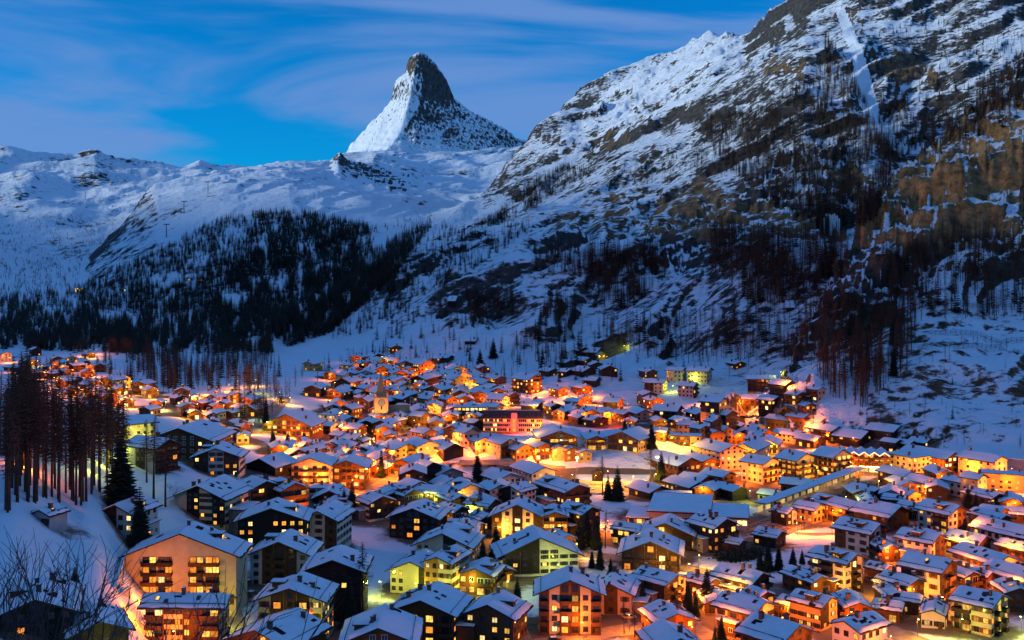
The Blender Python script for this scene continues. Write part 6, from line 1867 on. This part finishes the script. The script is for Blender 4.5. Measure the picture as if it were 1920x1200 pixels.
LAMP_C = {'o': ('bulb_orange', (1.0, .20, .008), 'orange'), 'y': ('bulb_yellow', (1.0, .40, .02), 'yellow'), 'g': ('bulb_green', (.72, .80, .08), 'greenish yellow'), 'r': ('neon_pink', (1.0, .05, .015), 'red')}
LAMP_W = {'o': 3400, 'y': 2100, 'g': 1000, 'r': 1800}
def lamp_meshes():
    m = MB(); m.tube((0, 0, -2), (0, 0, 5.2), .09, .06, 'metal_dark', 5); p = m.mesh('post')
    m = MB(); m.tube((0, 0, 5.1), (0, -.9, 5.4), .05, .05, 'metal_dark', 4); a = m.mesh('arm')
    out = {}
    for k, (mt, _c, _n) in LAMP_C.items():
        m = MB(); m.box(-.16, .16, -1.35, -.85, 5.36, 5.46, 'metal_dark'); m.box(-.13, .13, -1.3, -.9, 5.24, 5.359, mt); out[k] = m.mesh('lamp_head')
    return p, a, out
LP, LA, LH = lamp_meshes()
LDATA = {}
LIT_SPOTS = []
def street_lamp(X, Y, c):
    for _ in range(30):
        b = inside_footprint(X, Y, .8)
        if not b: break
        Y -= 1.2
    if any(math.hypot(X - a, Y - b) < (9 if Y < 700 else 14) for a, b in LIT_SPOTS): return
    LIT_SPOTS.append((X, Y))
    z = float(height(np.array([X]), np.array([Y]))[0])
    near = Y < 300
    key = (c, near, Y > 900, Y > 470)
    if key not in LDATA:
        d = bpy.data.lights.new('lamp_light', 'POINT'); d.color = LAMP_C[c][1]; d.shadow_soft_size = .25
        d.energy = LAMP_W[c] * (1.5 if near else (2.4 if Y > 900 else (2.6 if Y > 470 else 1.8))); LDATA[key] = d
    area = 'in the far hamlet' if Y > 800 and X < -330 else ('along the hillside lanes' if Y > 600 and X > 40 else ('in the lanes round the church' if Y > 470 else 'between the large houses down the slope'))
    t = thing('street_lamp', '', 'street lamp', (X, Y, z), random.uniform(-.6, .6), f'{LAMP_C[c][2]} street lamps {area}')
    t['_desc'] = f'slim street lamp with {LAMP_C[c][2]} light'; t['_px'] = [960 + X / Y * FOC, HOR - (z - CAM_Z) / Y * FOC]
    put('post', LP, t); put('arm', LA, t); put('lamp_head', LH[c], t)
    o = bpy.data.objects.new('lamp_light', LDATA[key]); o.location = (0, -1.1, 4.9); o.parent = t; COL.objects.link(o)
for X_, Y_, c_ in LAMPS_WANTED: street_lamp(X_, Y_, c_)
for a_, b_, c_ in EXTRA_LAMPS:
    q_ = ground_at(a_, b_)
    if not np.isnan(q_[0]): street_lamp(q_[0], q_[1], c_)

finish_labels({'church spire': (712, 740), 'ice rink': (1150, 870), 'lit station canopy': (1520, 920), 'red-lit grand hotel': (962, 795), 'pink-edged gabled hotel': (1640, 860),
               'flat snow-roofed hall': (1300, 960), 'glowing timber hotel': (550, 800), 'snowy meadow': (700, 1010), 'knoll hotel': (988, 715),
               'lone bank larches': (288, 900), 'far glowing hamlet': (110, 690), 'terraced snow slope': (1750, 830), 'upper apartment rows': (1380, 760), 'orange-lit street wall': (1890, 950)})

# trampled and ploughed snow round the buildings
def trample():
    g = bpy.data.objects['ground'].data
    co = np.empty(len(g.vertices) * 3, np.float32); g.vertices.foreach_get('co', co); co = co.reshape(-1, 3)
    hs = np.array([(h[0], h[1], (h[2] + h[3]) * .5) for h in HOUSES])
    out = np.zeros(len(co), np.float32)
    sel = np.where(co[:, 1] < 1500)[0]
    for i in range(0, len(sel), 20000):
        k = sel[i:i + 20000]
        d = np.hypot(co[k, 0][:, None] - hs[:, 0], co[k, 1][:, None] - hs[:, 1]) - hs[:, 2]
        near2 = np.sort(d, 1)[:, :2]
        out[k] = np.clip(1.3 - np.maximum(near2[:, 0], 0) / 12 - np.maximum(near2[:, 1] - 6, 0) / 26, 0, 1)
    a = g.attributes.new('trod', 'FLOAT', 'POINT'); a.data.foreach_set('value', out)
trample()
